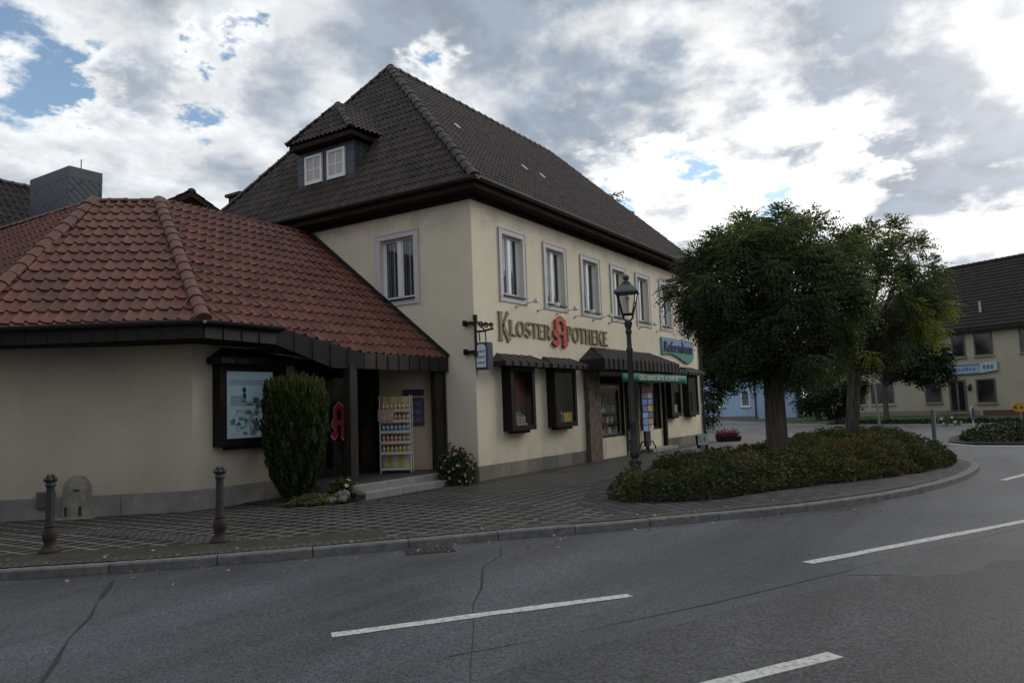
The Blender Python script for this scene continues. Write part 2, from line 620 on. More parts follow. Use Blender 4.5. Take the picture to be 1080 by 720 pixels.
M_palepave = brick_mat("pale_paving", (0.14, 0.132, 0.12), (0.12, 0.113, 0.104), (0.07, 0.066, 0.06), 0.3, 0.15, 0.01, rough=0.75, noise=0.3)
M_kerb = mat("granite_kerb", (0.125, 0.125, 0.122), 0.75, 0.35, 9, bump=0.3)
M_line = mat("white_road_paint", (0.16, 0.16, 0.16), 0.7, 0.1, 28, col2=(0.50, 0.50, 0.49), var_lo=0.38, var_hi=0.42)
M_tar = mat("tar_joint", (0.012, 0.012, 0.013), 0.55, 0.3, 9)
M_soil = mat("dark_soil", (0.035, 0.027, 0.02), 0.95, 0.4, 6, bump=0.6, bscale=25)
M_moss = mat("mossy_joint_strip", (0.032, 0.030, 0.020), 0.9, 0.5, 5, bump=0.5, bscale=60)
M_step = mat("grey_stone_step", (0.225, 0.22, 0.21), 0.8, 0.18, 6, bump=0.2)
M_rock = mat("rough_grey_rock", (0.115, 0.11, 0.10), 0.9, 0.4, 7, bump=0.6, bscale=18)
M_iron = mat("grey_cast_iron", (0.036, 0.037, 0.039), 0.55, 0.3, 9, spec=0.35)
M_ironred = mat("rusty_cast_iron", (0.036, 0.025, 0.023), 0.7, 0.4, 9, spec=0.25)
M_black = mat("black_paint", (0.012, 0.012, 0.013), 0.4, 0.25, 8)
M_stone = mat("weathered_sandstone", (0.21, 0.195, 0.17), 0.9, 0.35, 7, bump=0.6, bscale=30)
M_bark = mat("furrowed_bark", (0.075, 0.064, 0.054), 0.95, 0.7, 14, bump=1.0, bscale=30, col2=(0.15, 0.13, 0.11), stretch=(1, 1, 0.10))
M_gold = mat("olive_gold_letters", (0.20, 0.165, 0.075), 0.5, 0.15, 6)
M_redsign = mat("red_sign_paint", (0.42, 0.06, 0.035), 0.45, 0.08, 6)


# ------------------------------------------------------------------ object helpers
def link(o):
    COL.objects.link(o)
    return o


def mesh_obj(name, me, parent=None, m=None):
    o = bpy.data.objects.new(name, me)
    link(o)
    if m is not None:
        if isinstance(m, (list, tuple)):
            for k in m:
                me.materials.append(k)
        else:
            me.materials.append(m)
    if parent is not None:
        o.parent = parent
        o.matrix_parent_inverse = Matrix.Identity(4)
    return o


def tag(o, label=None, cat=None, group=None, kind=None):
    if label:
        o['label'] = label
    if cat:
        o['category'] = cat
    if group:
        o['group'] = group
    if kind:
        o['kind'] = kind
    return o


def thing(name, label, cat, loc=(0, 0, 0), rz=0.0, group=None):
    o = bpy.data.objects.new(name, None)
    link(o)
    o.location = loc
    o.rotation_euler = (0, 0, rz)
    o.empty_display_size = 0.1
    return tag(o, label, cat, group)


def copy_tree(o, parent=None):
    c = o.copy()
    COL.objects.link(c)
    if parent is not None:
        c.parent = parent
    for ch in [k for k in bpy.data.objects if k.parent == o]:
        copy_tree(ch, c)
    return c


class MB:
    """collects shapes and links them as ONE mesh object"""

    def __init__(s):
        s.v, s.f, s.uv, s.mi = [], [], None, []
        s.cur = 0

    def add(s, vs, fs):
        b = len(s.v)
        s.v += [tuple(v) for v in vs]
        s.f += [tuple(i + b for i in f) for f in fs]
        s.mi += [s.cur] * len(fs)
        return s

    def box(s, c, d, rz=0.0, tilt=None):
        x, y, z = d[0] / 2, d[1] / 2, d[2] / 2
        vs = [Vector((i * x, j * y, k * z)) for k in (-1, 1) for j in (-1, 1) for i in (-1, 1)]
        M = Matrix.Rotation(rz, 3, 'Z')
        if tilt is not None:
            M = M @ tilt
        vs = [M @ v + Vector(c) for v in vs]
        return s.add(vs, [(0, 2, 3, 1), (4, 5, 7, 6), (0, 1, 5, 4), (2, 6, 7, 3), (0, 4, 6, 2), (1, 3, 7, 5)])

    def b2(s, a, b):
        c = [(a[i] + b[i]) / 2 for i in range(3)]
        return s.box(c, [abs(b[i] - a[i]) for i in range(3)])

    def prism(s, poly, z0, z1):
        n = len(poly)
        vs = [(p[0], p[1], z0) for p in poly] + [(p[0], p[1], z1) for p in poly]
        fs = [tuple(range(n))[::-1], tuple(range(n, 2 * n))]
        fs += [(i, (i + 1) % n, n + (i + 1) % n, n + i) for i in range(n)]
        return s.add(vs, fs)

    def slab(s, quad, off):
        """quad (list of 3D points) thickened by the vector off"""
        n = len(quad)
        o = Vector(off)
        vs = [Vector(p) for p in quad] + [Vector(p) + o for p in quad]
        fs = [tuple(range(n))[::-1], tuple(range(n, 2 * n))]
        fs += [(i, (i + 1) % n, n + (i + 1) % n, n + i) for i in range(n)]
        return s.add(vs, fs)

    def tube(s, pts, rad, seg=10, cap=True):
        pts = [Vector(p) for p in pts]
        n = len(pts)
        if not isinstance(rad, (list, tuple)):
            rad = [rad] * n
        vs = []
        ref = None
        for i, p in enumerate(pts):
            t = (pts[min(i + 1, n - 1)] - pts[max(i - 1, 0)]).normalized()
            if ref is None:
                ref = t.orthogonal().normalized()
            a = (ref - t * ref.dot(t))
            a = a.normalized() if a.length > 1e-6 else t.orthogonal().normalized()
            ref = a
            bb = t.cross(a)
            for k in range(seg):
                an = 2 * PI * k / seg
                vs.append(p + (a * math.cos(an) + bb * math.sin(an)) * rad[i])
        fs = []
        for i in range(n - 1):
            for k in range(seg):
                k2 = (k + 1) % seg
                fs.append((i * seg + k, i * seg + k2, (i + 1) * seg + k2, (i + 1) * seg + k))
        if cap:
            fs.append(tuple(range(seg))[::-1])
            fs.append(tuple((n - 1) * seg + k for k in range(seg)))
        return s.add(vs, fs)

    def lathe(s, prof, seg=16, c=(0, 0, 0), flute=0.0, nf=0):
        vs, fs = [], []
        for r, z in prof:
            for k in range(seg):
                an = 2 * PI * k / seg
                rr = max(r, 1e-4) * (1 + flute * math.cos(an * nf))
                vs.append((c[0] + rr * math.cos(an), c[1] + rr * math.sin(an), c[2] + z))
        n = len(prof)
        for i in range(n - 1):
            for k in range(seg):
                k2 = (k + 1) % seg
                fs.append((i * seg + k, i * seg + k2, (i + 1) * seg + k2, (i + 1) * seg + k))
        fs.append(tuple(range(seg))[::-1])
        fs.append(tuple((n - 1) * seg + k for k in range(seg)))
        return s.add(vs, fs)

    def sphere(s, c, r, seg=12, rings=7, sq=(1, 1, 1)):
        vs, fs = [], []
        for i in range(rings + 1):
            th = PI * i / rings
            for k in range(seg):
                an = 2 * PI * k / seg
                vs.append((c[0] + sq[0] * r * math.sin(th) * math.cos(an), c[1] + sq[1] * r * math.sin(th) * math.sin(an), c[2] - sq[2] * r * math.cos(th)))
        for i in range(rings):
            for k in range(seg):
                k2 = (k + 1) % seg
                fs.append((i * seg + k, i * seg + k2, (i + 1) * seg + k2, (i + 1) * seg + k))
        return s.add(vs, fs)

    def build(s, name, m, parent=None, smooth=False, bevel=0.0):
        me = bpy.data.meshes.new(name)
        me.from_pydata(s.v, [], s.f)
        bm = bmesh.new()
        bm.from_mesh(me)
        bmesh.ops.recalc_face_normals(bm, faces=bm.faces)
        bm.to_mesh(me)
        bm.free()
        if len(set(s.mi)) > 1:
            me.polygons.foreach_set('material_index', s.mi)
        if smooth:
            me.polygons.foreach_set('use_smooth', [True] * len(me.polygons))
            me.set_sharp_from_angle(angle=R(40))
        o = mesh_obj(name, me, parent, m)
        if bevel:
            md = o.modifiers.new('bevel', 'BEVEL')
            md.width = bevel
            md.segments = 2
            md.limit_method = 'ANGLE'
        return o


def sheet(name, poly, z, m, parent=None, kind='structure', dense=None):
    me = bpy.data.meshes.new(name)
    me.from_pydata([(p[0], p[1], z) for p in poly], [], [tuple(range(len(poly)))])
    bm = bmesh.new()
    bm.from_mesh(me)
    bmesh.ops.triangulate(bm, faces=bm.faces)
    for f in bm.faces:
        if f.normal.z < 0:
            f.normal_flip()
    bm.to_mesh(me)
    bm.free()
    o = mesh_obj(name, me, parent, m)
    if kind:
        o['kind'] = kind
    return o


def holed_wall(mb, o, ux, L0, L1, z0, z1, holes, depth, inward):
    """vertical wall sheet from o along ux; holes are (a, b, zlo, zhi); reveals go 'depth' inward"""
    o, ux, inn = Vector(o), Vector(ux), Vector(inward)
    us = sorted({L0, L1} | {h[0] for h in holes} | {h[1] for h in holes})
    zs = sorted({z0, z1} | {h[2] for h in holes} | {h[3] for h in holes})

    def P(u, z):
        return o + ux * u + Vector((0, 0, z))
    for i in range(len(us) - 1):
        for j in range(len(zs) - 1):
            cu, cz = (us[i] + us[i + 1]) / 2, (zs[j] + zs[j + 1]) / 2
            if any(h[0] < cu < h[1] and h[2] < cz < h[3] for h in holes):
                continue
            mb.add([P(us[i], zs[j]), P(us[i + 1], zs[j]), P(us[i + 1], zs[j + 1]), P(us[i], zs[j + 1])], [(0, 1, 2, 3)])
    for a, b, zl, zh in holes:
        D = inn * depth
        q = [P(a, zl), P(b, zl), P(b, zh), P(a, zh)]
        for k in range(4):
            p, r = q[k], q[(k + 1) % 4]
            mb.add([p, r, r + D, p + D], [(0, 1, 2, 3)])


def tile_roof(name, polys, eave_dir, up_dir, origin, tw, th, m, parent, wave=0.078, lift=0.020, sub=9, curve=0.0, deep=True):
    """pantile covering of one plane: real waves and real steps, clipped to convex outlines"""
    u, v = Vector(eave_dir).normalized(), Vector(up_dir).normalized()
    n = u.cross(v).normalized()
    if n.z < 0:
        n = -n
    o = Vector(origin)
    allme = None
    bmA = bmesh.new()
    uvl = bmA.loops.layers.uv.new('UVMap')
    for poly in polys:
        poly = [Vector(p) for p in poly]
        pu = [(p - o).dot(u) for p in poly]
        pv = [(p - o).dot(v) for p in poly]
        i0, i1 = math.floor(min(pu) / tw) - 1, math.ceil(max(pu) / tw) + 1
        j0, j1 = math.floor(min(pv) / th) - 1, math.ceil(max(pv) / th) + 1
        ucs = [(i + k / sub) * tw for i in range(i0, i1) for k in range(sub)] + [i1 * tw]
        prof = []
        for uu in ucs:
            ph = (uu / tw) % 1.0
            if deep:
                q_ = (0.5 + 0.5 * math.cos(2 * PI * (ph - 0.3))) ** 1.15
            elif ph < 0.64:
                q_ = -0.10 + 0.22 * (ph / 0.64) ** 2
            else:
                q_ = 0.12 * (1 - (ph - 0.64) / 0.36) - 0.1 * (ph - 0.64) / 0.36 + math.sin(PI * (ph - 0.64) / 0.36) ** 0.75
            prof.append(wave * q_)
        bm = bmesh.new()
        ul = bm.loops.layers.uv.new('UVMap')
        rows = []
        for j in range(j0, j1):
            rows.append((j * th, lift, j + 0.02))
            rows.append(((j + 1) * th - 0.004, 0.0, j + 0.98))
        grid = []
        jit = {}
        for (vv, li, vi) in rows:
            rr = []
            for uu, pr in zip(ucs, prof):
                key = (math.floor(uu / tw + 1e-6), math.floor(vi))
                if key not in jit:
                    jit[key] = random.uniform(-0.004, 0.004)
                rr.append(bm.verts.new(o + u * uu + v * vv + n * (pr + li + jit[key])))
            grid.append(rr)
        for a in range(len(rows) - 1):
            for k in range(len(ucs) - 1):
                f = bm.faces.new((grid[a][k], grid[a][k + 1], grid[a + 1][k + 1], grid[a + 1][k]))
                uu = (ucs[k] / tw, ucs[k + 1] / tw)
                va = rows[a][2] if a % 2 == 0 else rows[a][2]
                vb = rows[a + 1][2] if a % 2 == 0 else rows[a][2]
                mid = (uu[0] + uu[1]) / 2
                for lp, q in zip(f.loops, ((mid, va), (mid, va), (mid, vb), (mid, vb))):
                    lp[ul].uv = q
        cen = sum(poly, Vector()) / len(poly)
        for k in range(len(poly)):
            p, q = poly[k], poly[(k + 1) % len(poly)]
            e = (q - p)
            no = e.cross(n).normalized()
            if (cen - p).dot(no) > 0:
                no = -no
            bmesh.ops.bisect_plane(bm, geom=bm.verts[:] + bm.edges[:] + bm.faces[:], plane_co=p, plane_no=no, clear_outer=True)
        bm.normal_update()
        tmp = bpy.data.meshes.new('tmp')
        for f in bm.faces:
            f.smooth = True
        bm.to_mesh(tmp)
        bm.free()
        bmA.from_mesh(tmp)
        bpy.data.meshes.remove(tmp)
    bmesh.ops.recalc_face_normals(bmA, faces=bmA.faces)
    me = bpy.data.meshes.new(name)
    bmA.to_mesh(me)
    bmA.free()
    me.set_sharp_from_angle(angle=R(50))
    return mesh_obj(name, me, parent, m)


def ridge_row(mb, p0, p1, r, seg_len, up=(0, 0, 1)):
    """row of overlapping half-round ridge tiles from p0 to p1"""
    p0, p1 = Vector(p0), Vector(p1)
    t = (p1 - p0)
    Lh = t.length
    t.normalize()
    side = t.cross(Vector(up)).normalized()
    nrm = side.cross(t).normalized()
    n = max(1, round(Lh / seg_len))
    st = Lh / n
    for i in range(n):
        a = p0 + t * (i * st - 0.015)
        b = p0 + t * ((i + 1) * st + 0.015)
        j = random.uniform(-0.006, 0.006)
        rings = []
        for q, rr in ((a, r * 1.12), (a + t * 0.05, r * 1.12), (a + t * 0.06, r), (b, r * 0.95)):
            rings.append([q + side * (rr * math.cos(PI * k / 8)) + nrm * (rr * 0.85 * math.sin(PI * k / 8) + j - 0.02) for k in range(9)])
        vs = [v for rg in rings for v in rg]
        fs = []
        for x in range(3):
            for k in range(8):
                fs.append((x * 9 + k, x * 9 + k + 1, (x + 1) * 9 + k + 1, (x + 1) * 9 + k))
        fs.append(tuple(range(9)))
        mb.add(vs, fs)


# ------------------------------------------------------------------ glyphs (flared serif capitals)
def ribbon(pts, ws):
    """flat outline (list of quads) for a stroke with its own width at each point"""
    qs = []
    pts = [Vector(p).to_2d() if len(p) > 2 else Vector(p) for p in pts]
    L_, R_ = [], []
    n = len(pts)
    for i in range(n):
        t = (pts[min(i + 1, n - 1)] - pts[max(i - 1, 0)]).normalized()
        nn = Vector((-t.y, t.x))
        L_.append(pts[i] + nn * ws[i] / 2)
        R_.append(pts[i] - nn * ws[i] / 2)
    for i in range(n - 1):
        qs.append([R_[i], R_[i + 1], L_[i + 1], L_[i]])
    return qs


def arc(cx, cy, rx, ry, a0, a1, n=14):
    return [(cx + rx * math.cos(R(a0 + (a1 - a0) * i / n)), cy + ry * math.sin(R(a0 + (a1 - a0) * i / n))) for i in range(n + 1)]


def glyph(ch):
    """list of quads in a cell one unit high; returns (quads, advance)"""
    T, t = 0.17, 0.075
    q = []

    def rect(x0, y0, x1, y1):
        q.append([Vector((x0, y0)), Vector((x1, y0)), Vector((x1, y1)), Vector((x0, y1))])

    def stem(x, y0=0.0, y1=1.0):
        q.extend(ribbon([(x, y0), (x, y0 + 0.07), (x, 0.5), (x, y1 - 0.07), (x, y1)], [T * 1.75, T * 1.0, T * 0.92, T * 1.0, T * 1.75]))

    def bar(x0, x1, y, end=0.17):
        q.extend(ribbon([(x0, y), (x1 - 0.08, y), (x1, y)], [t, t, end]))
    if ch == 'K':
        stem(0.13)
        q.extend(ribbon([(0.2, 0.42), (0.5, 0.86), (0.6, 1.0)], [t, t * 1.2, t * 2.2]))
        q.extend(ribbon([(0.26, 0.56), (0.58, 0.1), (0.66, 0.0)], [T, T, T * 1.5]))
        return q, 0.76
    if ch == 'L':
        stem(0.13)
        bar(0.13, 0.52, t / 2, 0.22)
        return q, 0.58
    if ch == 'O':
        pts = arc(0.36, 0.5, 0.28, 0.47, 0, 360, 28)
        ws = [t + (T - t) * abs(math.cos(2 * PI * i / 28)) for i in range(29)]
        q.extend(ribbon(pts, ws))
        return q, 0.74
    if ch == 'S':
        pts = arc(0.27, 0.74, 0.19, 0.22, 20, 180, 9) + arc(0.30, 0.70, 0.22, 0.20, 190, 262, 5) + arc(0.22, 0.29, 0.24, 0.22, 75, 0, 6) + arc(0.25, 0.26, 0.21, 0.23, -8, -165, 9)
        n = len(pts)
        ws = [t * 1.3 + (T * 1.0 - t * 1.3) * math.sin(PI * i / (n - 1)) ** 1.0 for i in range(n)]
        ws[0] = ws[-1] = T * 1.1
        q.extend(ribbon(pts, ws))
        return q, 0.54
    if ch == 'T':
        stem(0.31, 0, 0.97)
        q.extend(ribbon([(0.0, 0.93), (0.08, 0.96), (0.54, 0.96), (0.62, 0.93)], [0.2, t, t, 0.2]))
        return q, 0.64
    if ch == 'E':
        stem(0.13)
        bar(0.13, 0.5, 1 - t / 2)
        bar(0.13, 0.42, 0.52, 0.14)
        bar(0.13, 0.52, t / 2, 0.2)
        return q, 0.58
    if ch in 'RP':
        stem(0.13)
        lo = 0.48
        pts = [(0.13, 0.96)] + arc(0.26, (0.96 + lo) / 2, 0.22, (0.96 - lo) / 2, 90, -90, 12) + [(0.13, lo)]
        ws = [t] + [t + (T * 0.95 - t) * math.cos(R(90 - 180 * i / 12)) for i in range(13)] + [t]
        q.extend(ribbon(pts, ws))
        if ch == 'R':
            q.extend(ribbon([(0.27, 0.47), (0.52, 0.08), (0.6, 0.0)], [T * 0.9, T * 0.9, T * 1.3]))
            return q, 0.68
        return q, 0.57
    if ch == 'H':
        stem(0.13)
        stem(0.56)
        bar(0.13, 0.56, 0.52, t)
        return q, 0.72
    return q, 0.4


GOTHIC_A = [  # outline polygons of the pharmacy letter, one unit wide, about two high
    [(0.62, 2.30), (0.98, 1.98), (1.0, 1.15), (0.80, 1.05), (0.80, 1.72), (0.62, 1.92)],
    [(1.0, 1.15), (1.03, 0.38), (1.12, 0.28), (0.90, 0.0), (0.72, 0.22), (0.76, 0.36), (0.78, 1.05)],
    [(0.62, 2.30), (0.62, 1.92), (0.46, 1.78), (0.46, 1.18), (0.24, 1.02), (0.24, 1.95)],
    [(0.46, 1.18), (0.80, 1.18), (0.80, 0.92), (0.46, 0.92)],
    [(0.24, 1.10), (0.46, 1.18), (0.46, 0.72), (0.34, 0.62), (0.10, 0.84), (0.10, 1.20), (0.24, 1.28)],
    [(0.46, 0.72), (0.46, 0.44), (0.56, 0.34), (0.30, 0.04), (0.0, 0.30), (0.14, 0.52), (0.26, 0.44), (0.34, 0.62)],
]


def flat_shape(mb, polys, f3, thick):
    """polys in (u, v); f3 maps (u, v, w) to a 3D point; extruded by thick"""
    for p in polys:
        n = len(p)
        vs = [f3(a[0], a[1], 0.0) for a in p] + [f3(a[0], a[1], thick) for a in p]
        fs = [tuple(range(n))[::-1], tuple(range(n, 2 * n))] + [(i, (i + 1) % n, n + (i + 1) % n, n + i) for i in range(n)]
        mb.add(vs, fs)


def text_mesh(body, size, extrude, shear=0.0, bold=0.0, width=None):
    cu = bpy.data.curves.new('txt', 'FONT')
    cu.body = body
    cu.size = size
    cu.extrude = extrude
    cu.shear = shear
    cu.offset = bold
    cu.resolution_u = 3
    o = bpy.data.objects.new('txt', cu)
    COL.objects.link(o)
    dg = bpy.context.evaluated_depsgraph_get()
    me = bpy.data.meshes.new_from_object(o.evaluated_get(dg))
    bpy.data.objects.remove(o)
    bpy.data.curves.remove(cu)
    xs = [v.co.x for v in me.vertices]
    w = max(xs) - min(xs)
    if width:
        k = width / w
        x0 = min(xs)
        for v in me.vertices:
            v.co.x = (v.co.x - x0) * k
    return me


# ================================================================== SETTING
ground = sheet('ground', [(-1500, -1500), (1500, -1500), (1500, 1500), (-1500, 1500)], -0.16, mat("far_ground", (0.05, 0.055, 0.03), 0.95, 0.3, 0.05))
road = sheet('road', [(-90, -60), (90, -60), (90, 60), (-90, 60)], -0.095, M_asphalt)

KERB = [(-40, 30), (-20, 10.3), (-12.5, 2.95), (-9.34, -0.35), (-8.43, -1.40), (-7.35, -2.44), (-6.17, -3.46), (-5.24, -4.22), (-4.27, -5.10), (-3.07, -6.08), (-1.91, -6.94), (-0.42, -7.76),
        (0.75, -8.22), (1.91, -8.55), (3.1, -8.80), (4.23, -8.93), (5.0, -8.97), (5.62, -8.95), (6.3, -8.82), (6.94, -8.58), (7.8, -8.2), (9, -7.9), (11, -7.85), (13.2, -7.6), (14.8, -6.7), (15.6, -5.4), (16.2, -3.8), (18.4, -1.7), (20.3, -0.4), (23.4, 2.9), (30, 9), (42, 20)]


def catmull(pts, n=6):
    pts = [Vector((p[0], p[1], 0)) for p in pts]
    out = []
    for i in range(len(pts) - 1):
        p0, p1, p2, p3 = pts[max(i - 1, 0)], pts[i], pts[i + 1], pts[min(i + 2, len(pts) - 1)]
        for k in range(n):
            t = k / n
            out.append(0.5 * ((2 * p1) + (-p0 + p2) * t + (2 * p0 - 5 * p1 + 4 * p2 - p3) * t * t + (-p0 + 3 * p1 - 3 * p2 + p3) * t ** 3))
    out.append(pts[-1])
    return out


def offset_line(pts, d):
    out = []
    n = len(pts)
    for i in range(n):
        t = (pts[min(i + 1, n - 1)] - pts[max(i - 1, 0)]).normalized()
        out.append(pts[i] + Vector((-t.y, t.x, 0)) * d)
    return out


kl = KERB[3:25]
kc = [Vector((p[0], p[1], 0)) for p in KERB[:3]] + catmull(kl, 5) + [Vector((p[0], p[1], 0)) for p in KERB[25:]]
kin = offset_line(kc, 0.14)
pave = sheet('pavement', [(p.x, p.y) for p in kin] + [(42, 60), (-40, 60)], 0.0, M_pave)

# kerb stones: one strip with open joints
mb = MB()
acc = 0.0
stone = []


def flush_stone(st):
    if len(st) < 2:
        return
    a, b = [], []
    for p, t in st:
        nn = Vector((-t.y, t.x, 0))
        a.append(p)
        b.append(p + nn * 0.14)
    n = len(a)
    j = random.uniform(-0.006, 0.006)
    top, bot, ch = 0.004 + j * 0.5, -0.14, 0.018
    vs = []
    for k in range(n):
        nn = (b[k] - a[k]).normalized()
        vs += [a[k] + Vector((0, 0, bot)), a[k] + Vector((0, 0, top - ch)) + nn * 0.004, a[k] + nn * ch + Vector((0, 0, top)), b[k] + Vector((0, 0, top)), b[k] + Vector((0, 0, bot))]
    fs = []
    for k in range(n - 1):
        for q in range(4):
            fs.append((k * 5 + q, k * 5 + q + 1, (k + 1) * 5 + q + 1, (k + 1) * 5 + q))
    fs.append((0, 1, 2, 3, 4))
    fs.append(tuple((n - 1) * 5 + q for q in range(5))[::-1])
    mb.add(vs, fs)


dense = []
for i in range(len(kc) - 1):
    a, b = kc[i], kc[i + 1]
    if (a - Vector((0, -3, 0))).length > 40:
        continue
    n = max(1, int((b - a).length / 0.1))
    for k in range(n):
        dense.append(a.lerp(b, k / n))
cur, ln = [], 0.0
for i in range(len(dense) - 1):
    t = (dense[i + 1] - dense[i]).normalized()
    step = (dense[i + 1] - dense[i]).length
    cur.append((dense[i], t))
    ln += step
    if ln >= 1.0:
        cur.append((dense[i] + t * (step - 0.012), t))
        flush_stone(cur)
        cur, ln = [], 0.0
kerb = mb.build('kerb', M_kerb)
kerb['kind'] = 'structure'

# edging of clinker round the planted bed, cobble bands, mossy strip by the kerb
bed = [(-2.1, -3.95), (-2.4, -4.35), (-2.35, -4.95), (-1.8, -5.62), (-0.85, -6.0), (0.42, -6.62), (2.05, -7.6), (3.2, -8.08), (4.5, -8.5), (5.8, -8.56), (7.0, -8.22), (8.5, -7.72), (10.5, -7.4), (12.6, -7.1), (14.2, -6.3), (14.6, -5.3), (13.2, -4.4), (10.8, -4.3), (8.0, -4.15), (5.0, -3.85), (2.6, -3.6), (1.1, -3.5), (-0.3, -3.65)]
edge_out = [(-1.9, -3.45), (-2.8, -3.75), (-3.3, -4.4), (-3.75, -5.0), (-3.62, -5.42), (-2.95, -5.98), (-1.83, -6.81), (-0.36, -7.62), (0.8, -8.07), (1.95, -8.4), (3.13, -8.65), (4.24, -8.78), (5.0, -8.81), (5.6, -8.79), (6.25, -8.66), (6.9, -8.42), (7.75, -8.04), (9, -7.73), (11, -7.68), (13.1, -7.44), (14.6, -6.6), (15.2, -5.2), (13.6, -3.9), (10.8, -3.7), (8.0, -3.55), (5.0, -3.3), (2.5, -2.6), (0.4, -2.5), (-0.8, -3.0)]
sheet('pavement_edging', edge_out, 0.004, M_herring)
sheet('planting_soil', [(p[0] * 0.965 + 0.18, -5.9 + (p[1] + 5.9) * 0.90) for p in bed], 0.02, M_soil)


def strip(name, pts, w, z, m, jitter=0.0):
    pts = [Vector((p[0], p[1], 0)) for p in pts]
    a = offset_line(pts, w / 2)
    b = offset_line(pts, -w / 2)
    if jitter:
        a = [p + Vector((random.uniform(-jitter, jitter), random.uniform(-jitter, jitter), 0)) for p in a]
        b = [p + Vector((random.uniform(-jitter, jitter), random.uniform(-jitter, jitter), 0)) for p in b]
    n = len(pts)
    me = bpy.data.meshes.new(name)
    me.from_pydata([(p.x, p.y, z) for p in a] + [(p.x, p.y, z) for p in b], [], [(i, n + i, n + i + 1, i + 1) for i in range(n - 1)])
    bm = bmesh.new()
    bm.from_mesh(me)
    for f in bm.faces:
        if f.normal.z < 0:
            f.normal_flip()
    bm.to_mesh(me)
    bm.free()
    o = mesh_obj(name, me, None, m)
    o['kind'] = 'structure'
    return o


strip('cobble_band', [(-7.6, 2.6), (-7.3, 1.4), (-7.25, 0.3), (-7.15, -0.9), (-7.2, -2.2)], 0.42, 0.004, M_cobble)
strip('cobble_band', [(-3.6, 0.0), (-3.3, -1.2), (-3.2, -2.2), (-3.3, -3.2)], 0.28, 0.005, M_cobble)
strip('cobble_band', [(-3.6, 0.0), (-2.0, 0.02), (0.0, -0.35), (5, -0.4), (9, -0.45), (14, -0.5)], 0.22, 0.006, M_cobble)
strip('moss_strip', [tuple(p) for p in offset_line([Vector((p[0], p[1], 0)) for p in [(-14, 4.4), (-9.34, -0.35), (-8.43, -1.40), (-7.35, -2.44), (-6.4, -3.26)]], 0.62)], 0.85, 0.008, M_moss, 0.06)
strip('gutter_setts', [tuple(p) for p in offset_line([Vector((p[0], p[1], 0)) for p in KERB[2:14]], 0.26)], 0.22, 0.011, M_cobble)
# pale paving beyond the shop
sheet('side_pavement', [(9.2, -0.62), (12.0, -2.6), (15.4, -3.1), (18.2, -1.75), (20.2, -0.3), (23.2, 2.85), (24, 4), (14.9, 9.5), (14.9, -0.62)], 0.007, M_palepave)


def dash(p, q, w):
    p, q = Vector((p[0], p[1], 0)), Vector((q[0], q[1], 0))
    n = 14
    pts = [p.lerp(q, i / n) for i in range(n + 1)]
    strip('road_marking', [tuple(a) for a in pts], w, -0.0908, M_line, 0.008)


dash((-9.23, -5.09), (-7.28, -6.60), 0.115)
dash((-5.43, -7.67), (-1.53, -9.79), 0.12)
dash((-10.64, -6.79), (-8.14, -8.37), 0.12)
dash((3.00, -9.36), (6.89, -10.58), 0.13)
dash((-13.60, -1.13), (-11.43, -3.29), 0.12)
strip('road_marking', [(14.47, -8.02), (12.99, -8.76), (12.70, -10.29), (13.38, -12.94)], 0.14, -0.0905, M_line, 0.008)
strip('tar_seam', [(-8.79, -1.57), (-9.12, -1.96), (-9.41, -2.36), (-9.74, -2.82), (-10.15, -3.29), (-10.49, -3.77), (-10.79, -4.18), (-11.53, -5.26)], 0.034, -0.0915, M_tar, 0.03)
strip('tar_seam', [(-5.87, -4.38), (-6.21, -4.62), (-6.80, -4.77), (-7.57, -5.30), (-8.08, -5.56), (-8.58, -5.92), (-9.57, -6.58), (-10.54, -7.33)], 0.012, -0.0925, M_tar, 0.016)
M_patch = asphalt_mat("old_asphalt_patch", (0.036, 0.037, 0.0405), 52, 0.6, 0.8)


def ragged(poly, step=0.12, amp=0.035):
    """the outline with many small steps, as a worn asphalt edge has"""
    rr = random.Random(len(poly))
    out = []
    for i in range(len(poly)):
        p, q = Vector(poly[i]), Vector(poly[(i + 1) % len(poly)])
        n = min(60, max(1, int((q - p).length / step)))
        for k in range(n):
            c = p.lerp(q, k / n)
            out.append((c.x + rr.uniform(-amp, amp), c.y + rr.uniform(-amp, amp)))
    return out


sheet('road_patch', ragged([(-11.53, -6.05), (-9.46, -6.59), (-7.10, -7.58), (-4.73, -9.00), (-2.37, -10.48), (-4.14, -13.93), (-15.96, -13.93), (-15.96, -6.05)]), -0.0928, M_patch)
strip('tar_seam', [(-9.23, -6.18), (-8.48, -6.64), (-7.29, -7.28), (-5.72, -8.02), (-4.44, -8.61), (-3.16, -9.20), (-1.19, -10.09)], 0.014, -0.0922, M_tar, 0.012)
M_worn = asphalt_mat("worn_pale_asphalt", (0.058, 0.060, 0.065), 85, 0.55, 0.75)
sheet('road_patch', ragged([(-5.84, -8.07), (-5.32, -8.07), (-5.03, -8.02), (-4.49, -8.24), (-4.04, -8.36), (-3.36, -8.76), (-3.06, -8.96), (-2.37, -9.50), (-1.78, -10.19), (-3.16, -10.29), (-3.75, -9.74), (-4.44, -9.60), (-4.73, -9.20), (-5.42, -9.00), (-5.62, -8.61)]), -0.0924, M_worn)
# lawn, far pavements
sheet('lawn', [(36, -14), (48.2, -8.6), (54, 2), (46, 8), (41, 4), (33.5, -1.5), (32, -8)], -0.08, mat("lawn_grass", (0.035, 0.068, 0.018), 0.95, 0.4, 3, bump=0.8, bscale=60))
strip('far_pavement', [(60, 14), (49, 10.5), (40, 5.6), (32.5, -1.2), (30.2, -8), (33, -16)], 2.0, -0.087, M_palepave)

